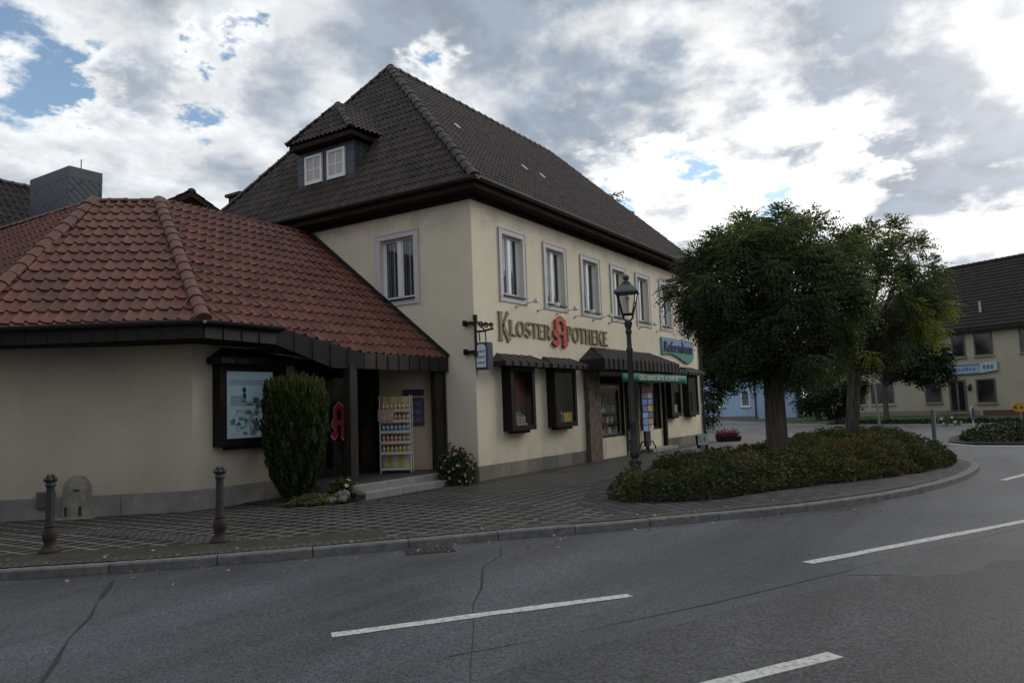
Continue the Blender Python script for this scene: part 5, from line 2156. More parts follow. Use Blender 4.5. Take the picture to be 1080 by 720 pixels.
make_tree('robinia_tree', 'nearer round crowned tree with thick furrowed trunk in the shrub bed', (3.09, -5.45, 0.0), 0.205, 2.05, (3.05, -5.5), 1.9, 5.3, 2.3, 84, 165, 0.31, 5, 0.09, M_leaf, TG, 3, ribs=0.2,
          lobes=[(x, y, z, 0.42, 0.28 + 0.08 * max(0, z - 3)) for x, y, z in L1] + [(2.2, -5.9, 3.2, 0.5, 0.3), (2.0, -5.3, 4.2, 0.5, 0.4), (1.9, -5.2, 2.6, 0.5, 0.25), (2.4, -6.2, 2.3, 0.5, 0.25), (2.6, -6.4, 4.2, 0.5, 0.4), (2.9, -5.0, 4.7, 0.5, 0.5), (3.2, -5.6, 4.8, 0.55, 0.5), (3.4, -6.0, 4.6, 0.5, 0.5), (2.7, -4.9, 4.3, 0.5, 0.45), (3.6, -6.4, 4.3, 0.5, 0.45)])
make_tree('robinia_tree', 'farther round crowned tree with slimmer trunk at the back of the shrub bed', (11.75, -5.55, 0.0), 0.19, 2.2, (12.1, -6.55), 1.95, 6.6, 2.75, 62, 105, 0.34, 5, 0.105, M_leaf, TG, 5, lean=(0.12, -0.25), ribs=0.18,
          lobes=[(x, y, z, 0.5, 0.30 + 0.07 * max(0, z - 3)) for x, y, z in L2] + [(11.35, -7.55, 3.95, 0.36, 1.15), (11.45, -7.7, 3.6, 0.34, 1.2), (11.65, -7.95, 3.3, 0.30, 1.1), (11.2, -7.2, 4.3, 0.26, 0.95), (12.0, -8.3, 4.0, 0.28, 1.0), (10.9, -6.4, 2.7, 0.24, 0.95)])  # last lobes: sunlight painted in as bright yellow-green leaf tints
FG = 'dark trees beyond the junction'
make_tree('broadleaf_tree', 'dark broad tree beyond the far end of the yellow building', (27.5, 5.6, -0.12), 0.22, 1.8, (27.0, 3.4), 2.2, 6.9, 2.4, 44, 44, 0.45, 3, 0.24, M_leafd, FG, 8,
          lobes=[(26.08, 3.17, 6.3, 0.7, 0.25), (25.98, 3.4, 3.64, 0.8, 0.2), (26.4, 3.9, 2.2, 0.6, 0.15), (26.3, 4.3, 1.4, 0.7, 0.15), (26.3, 4.4, 0.6, 0.6, 0.15), (26.62, 2.6, 3.0, 0.7, 0.2), (27.15, 1.7, 3.5, 0.7, 0.2), (27.3, 1.3, 3.3, 0.6, 0.2), (26.4, 3.0, 2.6, 0.5, 0.2), (26.7, 2.5, 2.4, 0.5, 0.18), (26.25, 3.0, 2.0, 0.45, 0.15), (26.1, 3.25, 1.4, 0.45, 0.15), (26.05, 3.35, 0.7, 0.45, 0.12), (26.58, 2.37, 5.62, 0.7, 0.25), (27.48, 1.2, 4.55, 0.7, 0.25)])
make_tree('broadleaf_tree', 'dark spreading tree in front of the cream guest house', (36.25, -3.93, -0.1), 0.15, 2.2, (36.6, -5.0), 2.4, 5.4, 2.5, 50, 60, 0.45, 3, 0.25, M_leafd, FG, 12,
          lobes=[(35.51, -2.6, 3.5, 0.6, 0.2), (36.46, -3.94, 4.09, 0.7, 0.25), (37.53, -5.64, 4.4, 0.7, 0.3), (38.06, -6.6, 3.3, 0.7, 0.25), (37.4, -6.0, 2.5, 0.45, 0.2), (38.0, -6.9, 2.6, 0.5, 0.2), (37.9, -6.4, 4.3, 0.7, 0.22), (37.6, -6.0, 5.1, 0.7, 0.25), (37.0, -4.8, 5.2, 0.7, 0.25)])
make_tree('broadleaf_tree', 'low dark tree between the two trunks, behind the junction', (42.0, 0.9, -0.1), 0.2, 1.2, (42.0, 0.6), 2.4, 6.0, 0.5, 40, 40, 0.5, 3, 0.28, M_leafd, FG, 14,
          lobes=[(40.67, 2.3, 3.2, 0.6, 0.2), (41.31, 1.49, 1.3, 0.7, 0.15), (42.69, -0.7, 1.2, 0.8, 0.15), (42.9, -1.3, 2.2, 0.8, 0.2), (41.75, 0.79, 4.01, 0.8, 0.2), (42.3, 0.0, 0.7, 0.7, 0.15)])
make_tree('broadleaf_tree', 'wide dark tree far behind, filling the gap right of the blue house', (58.5, 1.5, -0.1), 0.25, 1.5, (58.5, 0.8), 4.2, 8.0, 0.2, 50, 36, 0.7, 3, 0.42, M_leafd, FG, 23,
          lobes=[(57.0, 4.0, 1.2, 1.0, 0.15), (57.5, 2.0, 0.8, 1.0, 0.15), (58.0, -1.5, 1.0, 1.1, 0.15), (58.5, -3.0, 2.2, 1.1, 0.2)])
make_tree('broadleaf_tree', 'tall tree behind the far roof end, only its twigs showing over the slope', (24.9, 8.2, -0.1), 0.2, 5.5, (24.2, 7.2), 1.3, 12.3, 7.6, 26, 26, 0.45, 3, 0.22, M_leafd, FG, 17,
          lobes=[(23.6, 7.1, 12.45, 0.25, 0.3), (23.45, 6.8, 12.5, 0.2, 0.3), (23.9, 6.5, 11.3, 0.3, 0.3)])

# planted bed of low shrubs (uncountable): leaves spread over a mounded volume
def in_poly(x, y, poly):
    ins = np.zeros(len(x), bool)
    j = len(poly) - 1
    for i in range(len(poly)):
        xi, yi = poly[i]
        xj, yj = poly[j]
        c = ((yi > y) != (yj > y)) & (x < (xj - xi) * (y - yi) / (yj - yi + 1e-12) + xi)
        ins ^= c
        j = i
    return ins


def edge_dist(x, y, poly):
    d = np.full(len(x), 1e9)
    P = np.stack([x, y], 1)
    for i in range(len(poly)):
        a = np.array(poly[i]); b = np.array(poly[(i + 1) % len(poly)])
        t = np.clip(((P - a) @ (b - a)) / ((b - a) @ (b - a)), 0, 1)
        d = np.minimum(d, np.linalg.norm(P - (a + t[:, None] * (b - a)), axis=1))
    return d


def shrub_mass(name, poly, n, hmax, z0, lsize, m, lump=0.75, seed=2, edge=0.5):
    rr = np.random.default_rng(seed)
    xs = [p[0] for p in poly]
    ys = [p[1] for p in poly]
    x = rr.uniform(min(xs) - 0.1, max(xs) + 0.1, n * 2)
    y = rr.uniform(min(ys) - 0.1, max(ys) + 0.1, n * 2)
    k = in_poly(x, y, poly)
    x, y = x[k], y[k]
    # lumps: each small shrub is a dome
    px = rr.uniform(min(xs), max(xs), 900)
    py = rr.uniform(min(ys), max(ys), 900)
    kk = in_poly(px, py, poly)
    px, py = px[kk][:420], py[kk][:420]
    hh = rr.uniform(0.40, 1.05, len(px))
    rrad = rr.uniform(0.35, 0.7, len(px)) * lump
    tn = rr.uniform(0, 1, len(px))
    h = np.zeros(len(x))
    own = np.zeros(len(x), int)
    for i in range(len(px)):
        d2 = ((x - px[i]) ** 2 + (y - py[i]) ** 2) / rrad[i] ** 2
        v = hh[i] * np.sqrt(np.clip(1 - d2, 0, 1))
        up = v > h
        h[up] = v[up]
        own[up] = i
    e = edge_dist(x, y, poly)
    h = np.maximum(h, 0.3) * hmax * np.clip(0.42 + e / edge * 0.6, 0, 1)
    u_ = rr.uniform(0.0, 1.0, len(x))
    z = z0 + h * np.where(e < 0.3, u_, np.sqrt(0.05 + 0.95 * u_))
    shoot = rr.uniform(size=len(x)) < 0.012
    z = z + shoot * rr.uniform(0.02, 0.16, len(x)) * hmax / 0.6
    d = rr.normal(size=(len(x), 3))
    d[:, 2] = np.abs(d[:, 2]) * 0.6 + 0.1
    cen = np.stack([x, y, z], 1)
    t = np.clip(tn[own] * 0.60 + 0.0 + rr.normal(size=len(x)) * 0.18 + 0.12 * (z - z0) / hmax, 0, 1)
    return leaf_mesh(name, cen, d, lsize * rr.uniform(0.6, 1.25, len(x)), t, m, None, 0.6, 0.15)


def shrub_mat():
    m = leaf_mat("reddish_green_shrub_leaf", (0.022, 0.036, 0.014), (0.055, 0.060, 0.020), 0.25)
    nt = m.node_tree
    mx = [n for n in nt.nodes if n.type == 'MIX'][0]
    at = [n for n in nt.nodes if n.type == 'ATTRIBUTE'][0]
    cr = nt.nodes.new('ShaderNodeValToRGB')
    el = cr.color_ramp.elements
    el[0].position, el[0].color = 0.0, (0.022, 0.034, 0.016, 1)
    el[1].position, el[1].color = 1.0, (0.105, 0.042, 0.028, 1)
    for p, c in ((0.3, (0.038, 0.050, 0.020, 1)), (0.5, (0.060, 0.066, 0.026, 1)), (0.64, (0.110, 0.105, 0.036, 1)), (0.76, (0.085, 0.060, 0.028, 1)), (0.88, (0.080, 0.040, 0.026, 1))):
        e = el.new(p)
        e.color = c
    nt.links.new(at.outputs['Fac'], cr.inputs[0])
    for l in list(nt.links):
        if l.from_node == mx:
            tgt = l.to_socket
            nt.links.remove(l)
            nt.links.new(cr.outputs[0], tgt)
    return m


M_shrub = shrub_mat()
[n for n in M_shrub.node_tree.nodes if n.type == 'BSDF_PRINCIPLED'][0].inputs['Roughness'].default_value = 0.8
sh = shrub_mass('low_shrubs', bed, 76000, 0.56, 0.02, 0.075, M_shrub, seed=4, edge=0.3)
tag(sh, 'low reddish green shrubs filling the kerbed bed under the two trees', 'shrubs', kind='stuff')
isl = [(14.0, -8.75), (13.9, -10.0), (14.5, -12.5), (20, -15), (24, -14), (25, -10.5), (21, -8.9), (17.5, -8.3), (15, -8.3)]
sheet('traffic_island', [(13.6, -8.6), (13.4, -10.2), (14, -12.8), (20, -15.6), (24.4, -14.4), (25.6, -10.4), (21.2, -8.5), (17.5, -7.95), (14.6, -8.0)], -0.05, M_soil)
h2 = shrub_mass('low_shrubs', isl, 22000, 0.42, -0.02, 0.10, M_leafd, seed=9)
tag(h2, 'dark low hedge planting on the traffic island at the right edge', 'shrubs', kind='stuff')
hb = [(33.2, -1.0), (31.6, -7.5), (33, -14), (34.2, -14), (32.9, -7.5), (34.6, -1.6)]
h3 = shrub_mass('low_shrubs', hb, 7000, 0.28, -0.1, 0.14, M_leafd, seed=19)
tag(h3, 'low clipped hedge strip along the lawn before the cream guest house', 'shrubs', kind='stuff')

# conical cypress by the entrance
cy = thing('cypress_bush', 'tall dense dark green cypress bush tapering to its foot by the entrance', 'bush', (-3.88, 1.26, 0))
mb = MB()
mb.tube([(0, 0, -0.02), (0.02, 0, 0.3), (0, 0.02, 1.2)], [0.07, 0.06, 0.03], 8)
mb.build('trunk', M_bark, cy)
n = 26000
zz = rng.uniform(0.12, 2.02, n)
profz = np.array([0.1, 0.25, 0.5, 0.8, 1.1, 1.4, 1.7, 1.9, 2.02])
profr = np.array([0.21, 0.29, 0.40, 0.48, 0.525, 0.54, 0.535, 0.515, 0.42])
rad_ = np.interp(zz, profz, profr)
an = rng.uniform(0, 2 * PI, n)
bump = 1 + 0.05 * np.sin(an * 5 + zz * 3) + 0.07 * np.sin(an * 9 - zz * 5) + 0.05 * np.sin(an * 17 + zz * 9) + (rng.uniform(size=n) < 0.02) * rng.uniform(0.02, 0.14, n)
rr_ = rad_ * bump * (1 - np.abs(rng.normal(size=n)) * 0.13)
cen = np.stack([rr_ * np.cos(an), rr_ * np.sin(an), zz], 1)
dd = np.stack([np.cos(an) * 0.35, np.sin(an) * 0.35, np.full(n, 1.0)], 1) + rng.normal(size=(n, 3)) * 0.25
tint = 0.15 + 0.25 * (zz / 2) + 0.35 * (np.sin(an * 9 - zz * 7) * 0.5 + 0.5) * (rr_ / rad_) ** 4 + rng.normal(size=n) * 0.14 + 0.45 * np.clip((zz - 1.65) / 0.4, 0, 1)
n2 = 1400
a2 = rng.uniform(0, 2 * PI, n2)
r2 = 0.52 * np.sqrt(rng.uniform(0, 1, n2))
z2 = 1.93 + rng.uniform(0, 0.24, n2) * (1 - 0.6 * (r2 / 0.5) ** 2) + rng.uniform(0, 0.08, n2)
cen = np.concatenate([cen, np.stack([r2 * np.cos(a2), r2 * np.sin(a2), z2], 1)])
dd = np.concatenate([dd, np.stack([np.cos(a2) * 0.15, np.sin(a2) * 0.15, np.ones(n2)], 1) + rng.normal(size=(n2, 3)) * 0.1])
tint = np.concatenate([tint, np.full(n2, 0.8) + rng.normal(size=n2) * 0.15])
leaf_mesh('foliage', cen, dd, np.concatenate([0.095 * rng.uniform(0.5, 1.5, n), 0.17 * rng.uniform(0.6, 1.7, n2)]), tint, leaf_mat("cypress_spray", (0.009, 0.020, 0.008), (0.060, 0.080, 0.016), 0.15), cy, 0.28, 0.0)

# little bed under the cypress: stones, ground cover, a flowering clump
sheet('planting_soil', [(-4.5, 0.75), (-4.1, 0.28), (-3.4, 0.10), (-3.36, 2.06), (-4.4, 2.06)], 0.016, M_soil)
gc = shrub_mass('ground_cover', [(-4.55, 0.75), (-4.1, 0.30), (-3.62, 0.12), (-3.5, 0.9), (-3.9, 1.3)], 3800, 0.13, 0.02, 0.055, leaf_mat("yellow_green_cover", (0.035, 0.05, 0.016), (0.16, 0.17, 0.06), 0.2), lump=0.4, seed=31, edge=0.2)
tag(gc, 'yellow green ground cover at the foot of the cypress bush', 'ground cover', kind='stuff')
rs_ = random.Random(5)
rgrp = 'rough stones edging the cypress bed'
for i in range(11):
    t = i / 10
    x = -3.95 + t * 0.62 + rs_.uniform(-0.06, 0.06)
    y = 0.10 + rs_.uniform(0.0, 0.34)
    bm = bmesh.new()
    bmesh.ops.create_icosphere(bm, subdivisions=2, radius=rs_.uniform(0.07, 0.11))
    for v in bm.verts:
        v.co *= 1 + rs_.uniform(-0.16, 0.16)
        v.co.z *= 0.7
    me = bpy.data.meshes.new('edging_stone')
    bm.to_mesh(me)
    bm.free()
    o = mesh_obj('edging_stone', me, None, M_rock)
    o.location = (x, y, 0.05 + 0.13 * t * rs_.uniform(0.7, 1))
    tag(o, 'rough grey stone edging the small cypress bed left of the steps', 'stone', rgrp)


def flower_clump(name, label, loc, r, h, nl, nf, fcol, lm, seed, fsize=0.045, flowercol2=None):
    rr = np.random.default_rng(seed)
    root = thing(name, label, 'plant', loc)
    d = rr.normal(size=(nl, 3))
    d[:, 2] = np.abs(d[:, 2])
    d /= np.linalg.norm(d, axis=1, keepdims=True)
    k = rr.uniform(0.35, 1.0, (nl, 1)) ** 0.6 * (1 + 0.12 * np.sin(7 * d[:, :1] + 3) + 0.1 * np.sin(9 * d[:, 1:2]))
    cen = d * k * np.array([r, r, h])
    leaf_mesh('foliage', cen, d + rr.normal(size=(nl, 3)) * 0.6, 0.075 * rr.uniform(0.6, 1.3, nl), 0.4 + rr.normal(size=nl) * 0.25, lm, root, 0.6)
    mb = MB()
    for i in range(nf):
        q = rr.normal(size=3)
        q[2] = abs(q[2]) * 0.8
        q /= np.linalg.norm(q)
        p = q * np.array([r, r, h]) * rr.uniform(0.92, 1.08)
        for j in range(5):
            a = 2 * PI * j / 5
            e = Vector(q).orthogonal().normalized()
            f = Vector(q).cross(e)
            c = Vector(p)
            w = fsize
            mb.add([c, c + (e * math.cos(a - 0.5) + f * math.sin(a - 0.5)) * w * 0.6 + Vector(q) * w * 0.2, c + (e * math.cos(a) + f * math.sin(a)) * w + Vector(q) * w * 0.15, c + (e * math.cos(a + 0.5) + f * math.sin(a + 0.5)) * w * 0.6 + Vector(q) * w * 0.2], [(0, 1, 2, 3)])
    mb.build('blossom', mat(name + "_petal_%d" % seed, fcol, 0.7, 0.3, 9, col2=flowercol2), root)
    return root


M_fl = leaf_mat("flower_leaf", (0.025, 0.045, 0.014), (0.060, 0.085, 0.025), 0.25)
flower_clump('flowering_shrub', 'bushy pink flowering shrub at the right end of the entrance steps', (-0.68, 0.10, 0.02), 0.41, 0.74, 3400, 60, (0.40, 0.10, 0.09), M_fl, 4, 0.035, (0.55, 0.32, 0.30))
flower_clump('flowering_plant', 'low plant with white and pink blossoms between cypress and steps', (-3.36, 0.62, 0.03), 0.30, 0.36, 1100, 9, (0.55, 0.35, 0.36), M_fl, 6, 0.05, (0.6, 0.55, 0.52))

# ================================================================== STREET FURNITURE
# lamp post
lampo = thing('street_lamp', 'old style grey street lamp with a four sided glass lantern', 'street lamp', (1.04, -3.12, 0.0), R(18))
mb = MB()
mb.lathe([(0.13, 0.0), (0.13, 0.05), (0.11, 0.08), (0.105, 0.29), (0.125, 0.32), (0.128, 0.36), (0.10, 0.38)], 8)
mb.build('pedestal', M_ironred, lampo)
mb = MB()
mb.lathe([(0.08, 0.38), (0.068, 0.41), (0.09, 0.45), (0.108, 0.52), (0.098, 0.60), (0.075, 0.66), (0.085, 0.69), (0.07, 0.73), (0.064, 1.1), (0.074, 1.13), (0.074, 1.17), (0.06, 1.2), (0.052, 2.55), (0.068, 2.58), (0.068, 2.63), (0.05, 2.66), (0.045, 2.92), (0.065, 2.95), (0.065, 3.0), (0.048, 3.03), (0.072, 3.10), (0.088, 3.16), (0.05, 3.22)], 16)
mb.build('shaft', M_iron, lampo, smooth=True)
mb = MB()
b0, b1, zb, zt_ = 0.105, 0.20, 3.34, 3.78
for sx in (-1, 1):
    for sy in (-1, 1):
        mb.tube([(sx * b0, sy * b0, zb), (sx * b1, sy * b1, zt_)], 0.014, 5)
for r_, z in ((b0 + 0.005, zb), (b1 + 0.012, zt_)):
    for k_ in range(4):
        c_ = [(-r_, -r_), (r_, -r_), (r_, r_), (-r_, r_)]
        a, b = c_[k_], c_[(k_ + 1) % 4]
        mb.tube([(a[0], a[1], z), (b[0], b[1], z)], 0.017, 5)
for a in range(4):
    an = a * PI / 2 + PI / 4
    mb.tube([(0.05 * math.cos(an), 0.05 * math.sin(an), 3.2), (0.14 * math.cos(an), 0.14 * math.sin(an), 3.26), (b0 * 1.35 * math.cos(an), b0 * 1.35 * math.sin(an), zb)], 0.012, 5)
ln_ = mb.build('lantern', M_black, lampo)
mb = MB()
for k_ in range(4):
    c0 = [(-b0, -b0), (b0, -b0), (b0, b0), (-b0, b0)]
    c1 = [(-b1, -b1), (b1, -b1), (b1, b1), (-b1, b1)]
    a, b, c, d = c0[k_], c0[(k_ + 1) % 4], c1[(k_ + 1) % 4], c1[k_]
    mb.add([(a[0], a[1], zb), (b[0], b[1], zb), (c[0], c[1], zt_), (d[0], d[1], zt_)], [(0, 1, 2, 3)])
mb.build('pane', glass_mat("lantern_glass", (0.97, 0.96, 0.93), 0.03), ln_)
mb = MB()
mb.lathe([(0.02, 3.36), (0.03, 3.42), (0.03, 3.6), (0.05, 3.68), (0.02, 3.72)], 8)
mb.build('burner', mat("white_mantle", (0.5, 0.48, 0.42), 0.6, 0.05), ln_)
mb = MB()
vs = []
for r_, z in ((0.245, 3.78), (0.23, 3.82), (0.105, 3.95), (0.105, 3.97)):
    vs += [(-r_, -r_, z), (r_, -r_, z), (r_, r_, z), (-r_, r_, z)]
fs = [(i * 4 + k_, i * 4 + (k_ + 1) % 4, (i + 1) * 4 + (k_ + 1) % 4, (i + 1) * 4 + k_) for i in range(3) for k_ in range(4)] + [(0, 1, 2, 3), (12, 13, 14, 15)]
mb.add(vs, fs)
mb.lathe([(0.07, 3.97), (0.075, 4.01), (0.045, 4.04), (0.06, 4.08), (0.075, 4.11), (0.055, 4.15), (0.02, 4.17)], 12)
mb.build('lantern_roof', mat("blue_grey_lantern_roof", (0.045, 0.052, 0.065), 0.3, 0.2, spec=0.6), lampo)

# cast iron bollards
bg = 'ornate cast iron bollards along the kerb'
bo = thing('bollard', 'ornate cast iron bollard in front of the domed stone, nearest the left edge', 'bollard', (-8.52, 0.30, 0.008), 0, bg)
mb = MB()
mb.lathe([(0.125, 0.0), (0.125, 0.02), (0.09, 0.05), (0.07, 0.08), (0.062, 0.11), (0.078, 0.16), (0.084, 0.20), (0.076, 0.25), (0.056, 0.29), (0.066, 0.305), (0.05, 0.32)], 18)
mb.build('base', M_ironred, bo, smooth=True)
mb = MB()
mb.lathe([(0.050, 0.318), (0.048, 0.36), (0.042, 0.745), (0.046, 0.77), (0.062, 0.79), (0.05, 0.81), (0.045, 0.85)], 20, flute=0.05, nf=10)
mb.build('shaft', M_iron, bo, smooth=True)
mb = MB()
mb.sphere((0, 0, 0.865), 0.05, 10, 6)
for k_ in range(6):
    an = k_ * PI / 3
    mb.sphere((0.055 * math.cos(an), 0.055 * math.sin(an), 0.855), 0.03, 8, 5)
for k_ in range(4):
    an = k_ * PI / 2 + 0.4
    mb.sphere((0.03 * math.cos(an), 0.03 * math.sin(an), 0.895), 0.026, 8, 5)
mb.build('finial', M_iron, bo, smooth=True)
b2_ = copy_tree(bo)
b2_.location = (-7.24, -1.15, 0.008)
b2_['label'] = 'ornate cast iron bollard standing alone left of the cypress bush'

# domed stone against the wall
st = thing('guard_stone', 'weathered dome topped stone standing against the annex wall', 'stone', (-6.50, 3.47, 0.0), math.atan2(-1.86, 1.64))
mb = MB()
wv = 0.30
prof = [(0.245, 0.0), (0.24, 0.15), (0.232, 0.36), (0.225, 0.46)]
for i in range(9):
    a = (i / 8) * PI / 2
    prof.append((0.225 * math.cos(a), 0.46 + 0.23 * math.sin(a)))
mb.lathe(prof, 26)
o = mb.build('block', M_stone, st, smooth=True)
for a, b in (((-0.125, -0.235, 0.05), (-0.09, -0.19, 0.19)), ((0.09, -0.235, 0.05), (0.125, -0.19, 0.19)), ((0.01, -0.238, 0.44), (0.09, -0.20, 0.462))):
    MB().b2(a, b).build('carved_slot', mat("dark_slot", (0.03, 0.028, 0.025), 0.9, 0.2), st)  # dark blocks stand in for the carved slots
mb = MB()
mb.b2((-0.33, -0.32, -0.02), (0.34, 0.2, 0.018))
mb.build('foot_slab', M_stone, st, bevel=0.01)
mx_ = thing('meter_box', 'small grey metal box fixed low on the wall beside the domed stone', 'box', (-6.86, 3.76, 0.18), math.atan2(-1.86, 1.64))
mb = MB()
mb.b2((-0.13, -0.06, 0.0), (0.13, 0.03, 0.26))
mb.build('casing', mat("grey_box_paint", (0.10, 0.10, 0.11), 0.6, 0.2), mx_, bevel=0.008)
mb = MB()
mb.b2((-0.105, -0.067, 0.025), (0.105, -0.061, 0.235))
mb.build('lid', mat("grey_lid_paint", (0.075, 0.078, 0.085), 0.6, 0.2), mx_)

# storm drain
gd = thing('drain_grate', 'iron storm drain grate in the gutter beside the kerb', 'grate', (-6.30, -3.68, -0.095), math.atan2(-1.0, 1.12))
mb = MB()
mb.b2((-0.28, -0.17, -0.02), (0.28, 0.17, 0.006))
mb.build('frame', M_ironred, gd)
mb = MB()
for i in range(8):
    x = -0.235 + i * 0.067
    mb.b2((x - 0.014, -0.14, 0.0062), (x + 0.014, 0.14, 0.012))
mb.build('grate_bars', M_iron, gd)

# marker post in the shrubs, litter bin
mk = thing('marker_post', 'small white number plate on a grey post in the shrubs', 'sign', (4.10, -3.52, 0.0), math.atan2(-dv.y, -dv.x) + PI / 2)
mb = MB()
mb.b2((-0.05, -0.03, 0.0), (0.05, 0.03, 0.62))
mb.build('post', mat("pale_grey_post", (0.24, 0.27, 0.27), 0.6, 0.15), mk)
mb = MB()
mb.b2((-0.115, -0.045, 0.50), (0.115, -0.031, 0.76))
mb.build('plate', mat("white_plate", (0.62, 0.65, 0.68), 0.5, 0.06), mk)
mb = MB()
mb.b2((-0.08, -0.049, 0.56), (-0.065, -0.0455, 0.70))
mb.b2((-0.065, -0.049, 0.56), (-0.03, -0.0455, 0.575))
mb.b2((0.0, -0.049, 0.63), (0.06, -0.0455, 0.645))
mb.b2((0.025, -0.049, 0.56), (0.038, -0.0455, 0.70))
mb.build('plate_marking', mat("blue_marking", (0.04, 0.05, 0.2), 0.5, 0.05), mk)
lb = thing('litter_bin', 'black litter bin on a short post behind the white number plate', 'bin', (6.35, -2.88, 0.0))
mb = MB()
mb.tube([(0, 0, 0), (0, 0, 0.7)], 0.03, 8)
mb.build('post', M_black, lb)
mb = MB()
mb.lathe([(0.10, 0.28), (0.13, 0.30), (0.16, 0.60), (0.17, 0.61), (0.15, 0.62)], 14, (0.0, 0.14, 0))
mb.build('bucket', M_black, lb, smooth=True)

# flower trough beyond the building
ft = thing('flower_trough', 'black trough of magenta flowers on the pale paving', 'planter', (14.75, -0.95, 0.011), R(-48))
mb = MB()
mb.prism([(-0.42, -0.18), (0.42, -0.18), (0.48, -0.22), (-0.48, -0.22)], 0, 0.01)
vs = [(-0.40, -0.16, 0), (0.40, -0.16, 0), (0.40, 0.16, 0), (-0.40, 0.16, 0), (-0.44, -0.2, 0.17), (0.44, -0.2, 0.17), (0.44, 0.2, 0.17), (-0.44, 0.2, 0.17)]
mb = MB()
mb.add(vs, [(0, 1, 2, 3), (4, 5, 6, 7), (0, 1, 5, 4), (1, 2, 6, 5), (2, 3, 7, 6), (3, 0, 4, 7)])
mb.build('trough', M_black, ft, bevel=0.01)
nf = 1100
cen = np.stack([rng.uniform(-0.44, 0.36, nf), rng.normal(size=nf) * 0.12, 0.19 + np.abs(rng.normal(size=nf)) * 0.09], 1)
leaf_mesh('blossom', cen, rng.normal(size=(nf, 3)), 0.07 * rng.uniform(0.6, 1.3, nf), rng.uniform(0, 1, nf), leaf_mat("magenta_petal", (0.10, 0.012, 0.045), (0.30, 0.045, 0.13), 0.2), ft, 0.7)

# poles and signs at the junction
mp_ = thing('delineator_post', 'slim grey post with a white reflective edge behind the shrub bed', 'post', (13.05, -7.72, -0.02), R(35))
mb = MB()
mb.prism([(-0.048, -0.04), (0.048, -0.04), (0.048, 0.04), (-0.048, 0.04)], 0.0, 1.02)
mb.build('post', mat("grey_post_paint", (0.12, 0.13, 0.14), 0.6, 0.15), mp_, bevel=0.01)
mb = MB()
mb.b2((-0.02, -0.075, 0.55), (0.05, -0.042, 1.0))
mb.build('reflector', mat("white_reflector", (0.5, 0.5, 0.5), 0.4, 0.05), mp_)
tp = thing('thin_pole', 'thin pale leaning pole between the far trunk and the cream guest house', 'pole', (29.55, -4.32, -0.12))
mb = MB()
mb.tube([(0, 0, 0), (0.0, 0.06, 1.3), (0.02, 0.14, 2.75)], [0.06, 0.055, 0.045], 8)
mb.build('shaft', mat("weathered_pole", (0.19, 0.18, 0.16), 0.8, 0.2), tp)
mb = MB()
mb.lathe([(0.05, 2.75), (0.06, 2.77), (0.02, 2.82)], 8, (0.02, 0.14, 0))
mb.build('cap', M_iron, tp)
bs = thing('round_road_sign', 'small dark blue round road sign with white rim on a white post', 'sign', (27.6, -8.42, -0.12), math.atan2(-dv.y, -dv.x) + PI / 2 + 0.75)
mb = MB()
mb.tube([(0.12, 0.0, 0), (0.12, 0.0, 0.95)], 0.035, 8)
mb.build('post', mat("white_post", (0.45, 0.45, 0.45), 0.5, 0.1), bs)
mb = MB()
nn = 24
pts = [(0.27 * math.cos(2 * PI * i / nn), -0.045, 0.62 + 0.33 * math.sin(2 * PI * i / nn)) for i in range(nn)]
mb.slab([Vector(p) for p in pts], (0, 0.012, 0))
sgd = mb.build('disc', mat("dark_blue_sign", (0.02, 0.035, 0.085), 0.4, 0.1), bs)
mb = MB()
mb.tube([(0.265 * math.cos(PI * 0.5 + 2 * PI * i / nn * 0.55), -0.05, 0.62 + 0.325 * math.sin(PI * 0.5 + 2 * PI * i / nn * 0.55)) for i in range(nn)], 0.016, 5)
mb.build('rim', mat("white_rim", (0.5, 0.5, 0.5), 0.4, 0.05), sgd)
ys = thing('direction_sign', 'yellow arrow shaped direction sign at the right edge of the picture', 'sign', (29.0, -10.15, -0.12), math.atan2(-dv.y, -dv.x) + PI / 2 - 0.1)
mb = MB()
for x in (0.25, 1.05):
    MB().tube([(x, 0.06, 0), (x, 0.06, 0.7)], 0.035, 8).build('post', mat("grey_sign_post", (0.2, 0.2, 0.2), 0.5, 0.1), ys)
mb = MB()
mb.slab([Vector((-0.22, 0, 0.82)), Vector((0.02, 0, 0.62)), Vector((1.5, 0, 0.62)), Vector((1.5, 0, 1.02)), Vector((0.02, 0, 1.02))], (0, 0.02, 0))
pb = mb.build('panel', mat("yellow_sign_paint", (0.48, 0.26, 0.015), 0.45, 0.08), ys)
mb = MB()
mb.slab([Vector((-0.12, -0.006, 0.82)), Vector((0.06, -0.006, 0.70)), Vector((0.06, -0.006, 0.94))], (0, 0.004, 0))
for x in (0.2, 0.42, 0.62, 0.85, 1.05):
    mb.b2((x, -0.006, 0.76), (x + 0.13, -0.002, 0.87))
mb.build('panel_print', mat("dark_sign_print", (0.10, 0.055, 0.01), 0.5, 0.1), ys)
wf = flower_clump('flowering_shrub', 'small shrub with white blossoms beside the round blue sign', (29.2, -7.45, -0.1), 0.5, 0.75, 500, 16, (0.5, 0.5, 0.5), M_fl, 16, 0.08, (0.6, 0.6, 0.58))

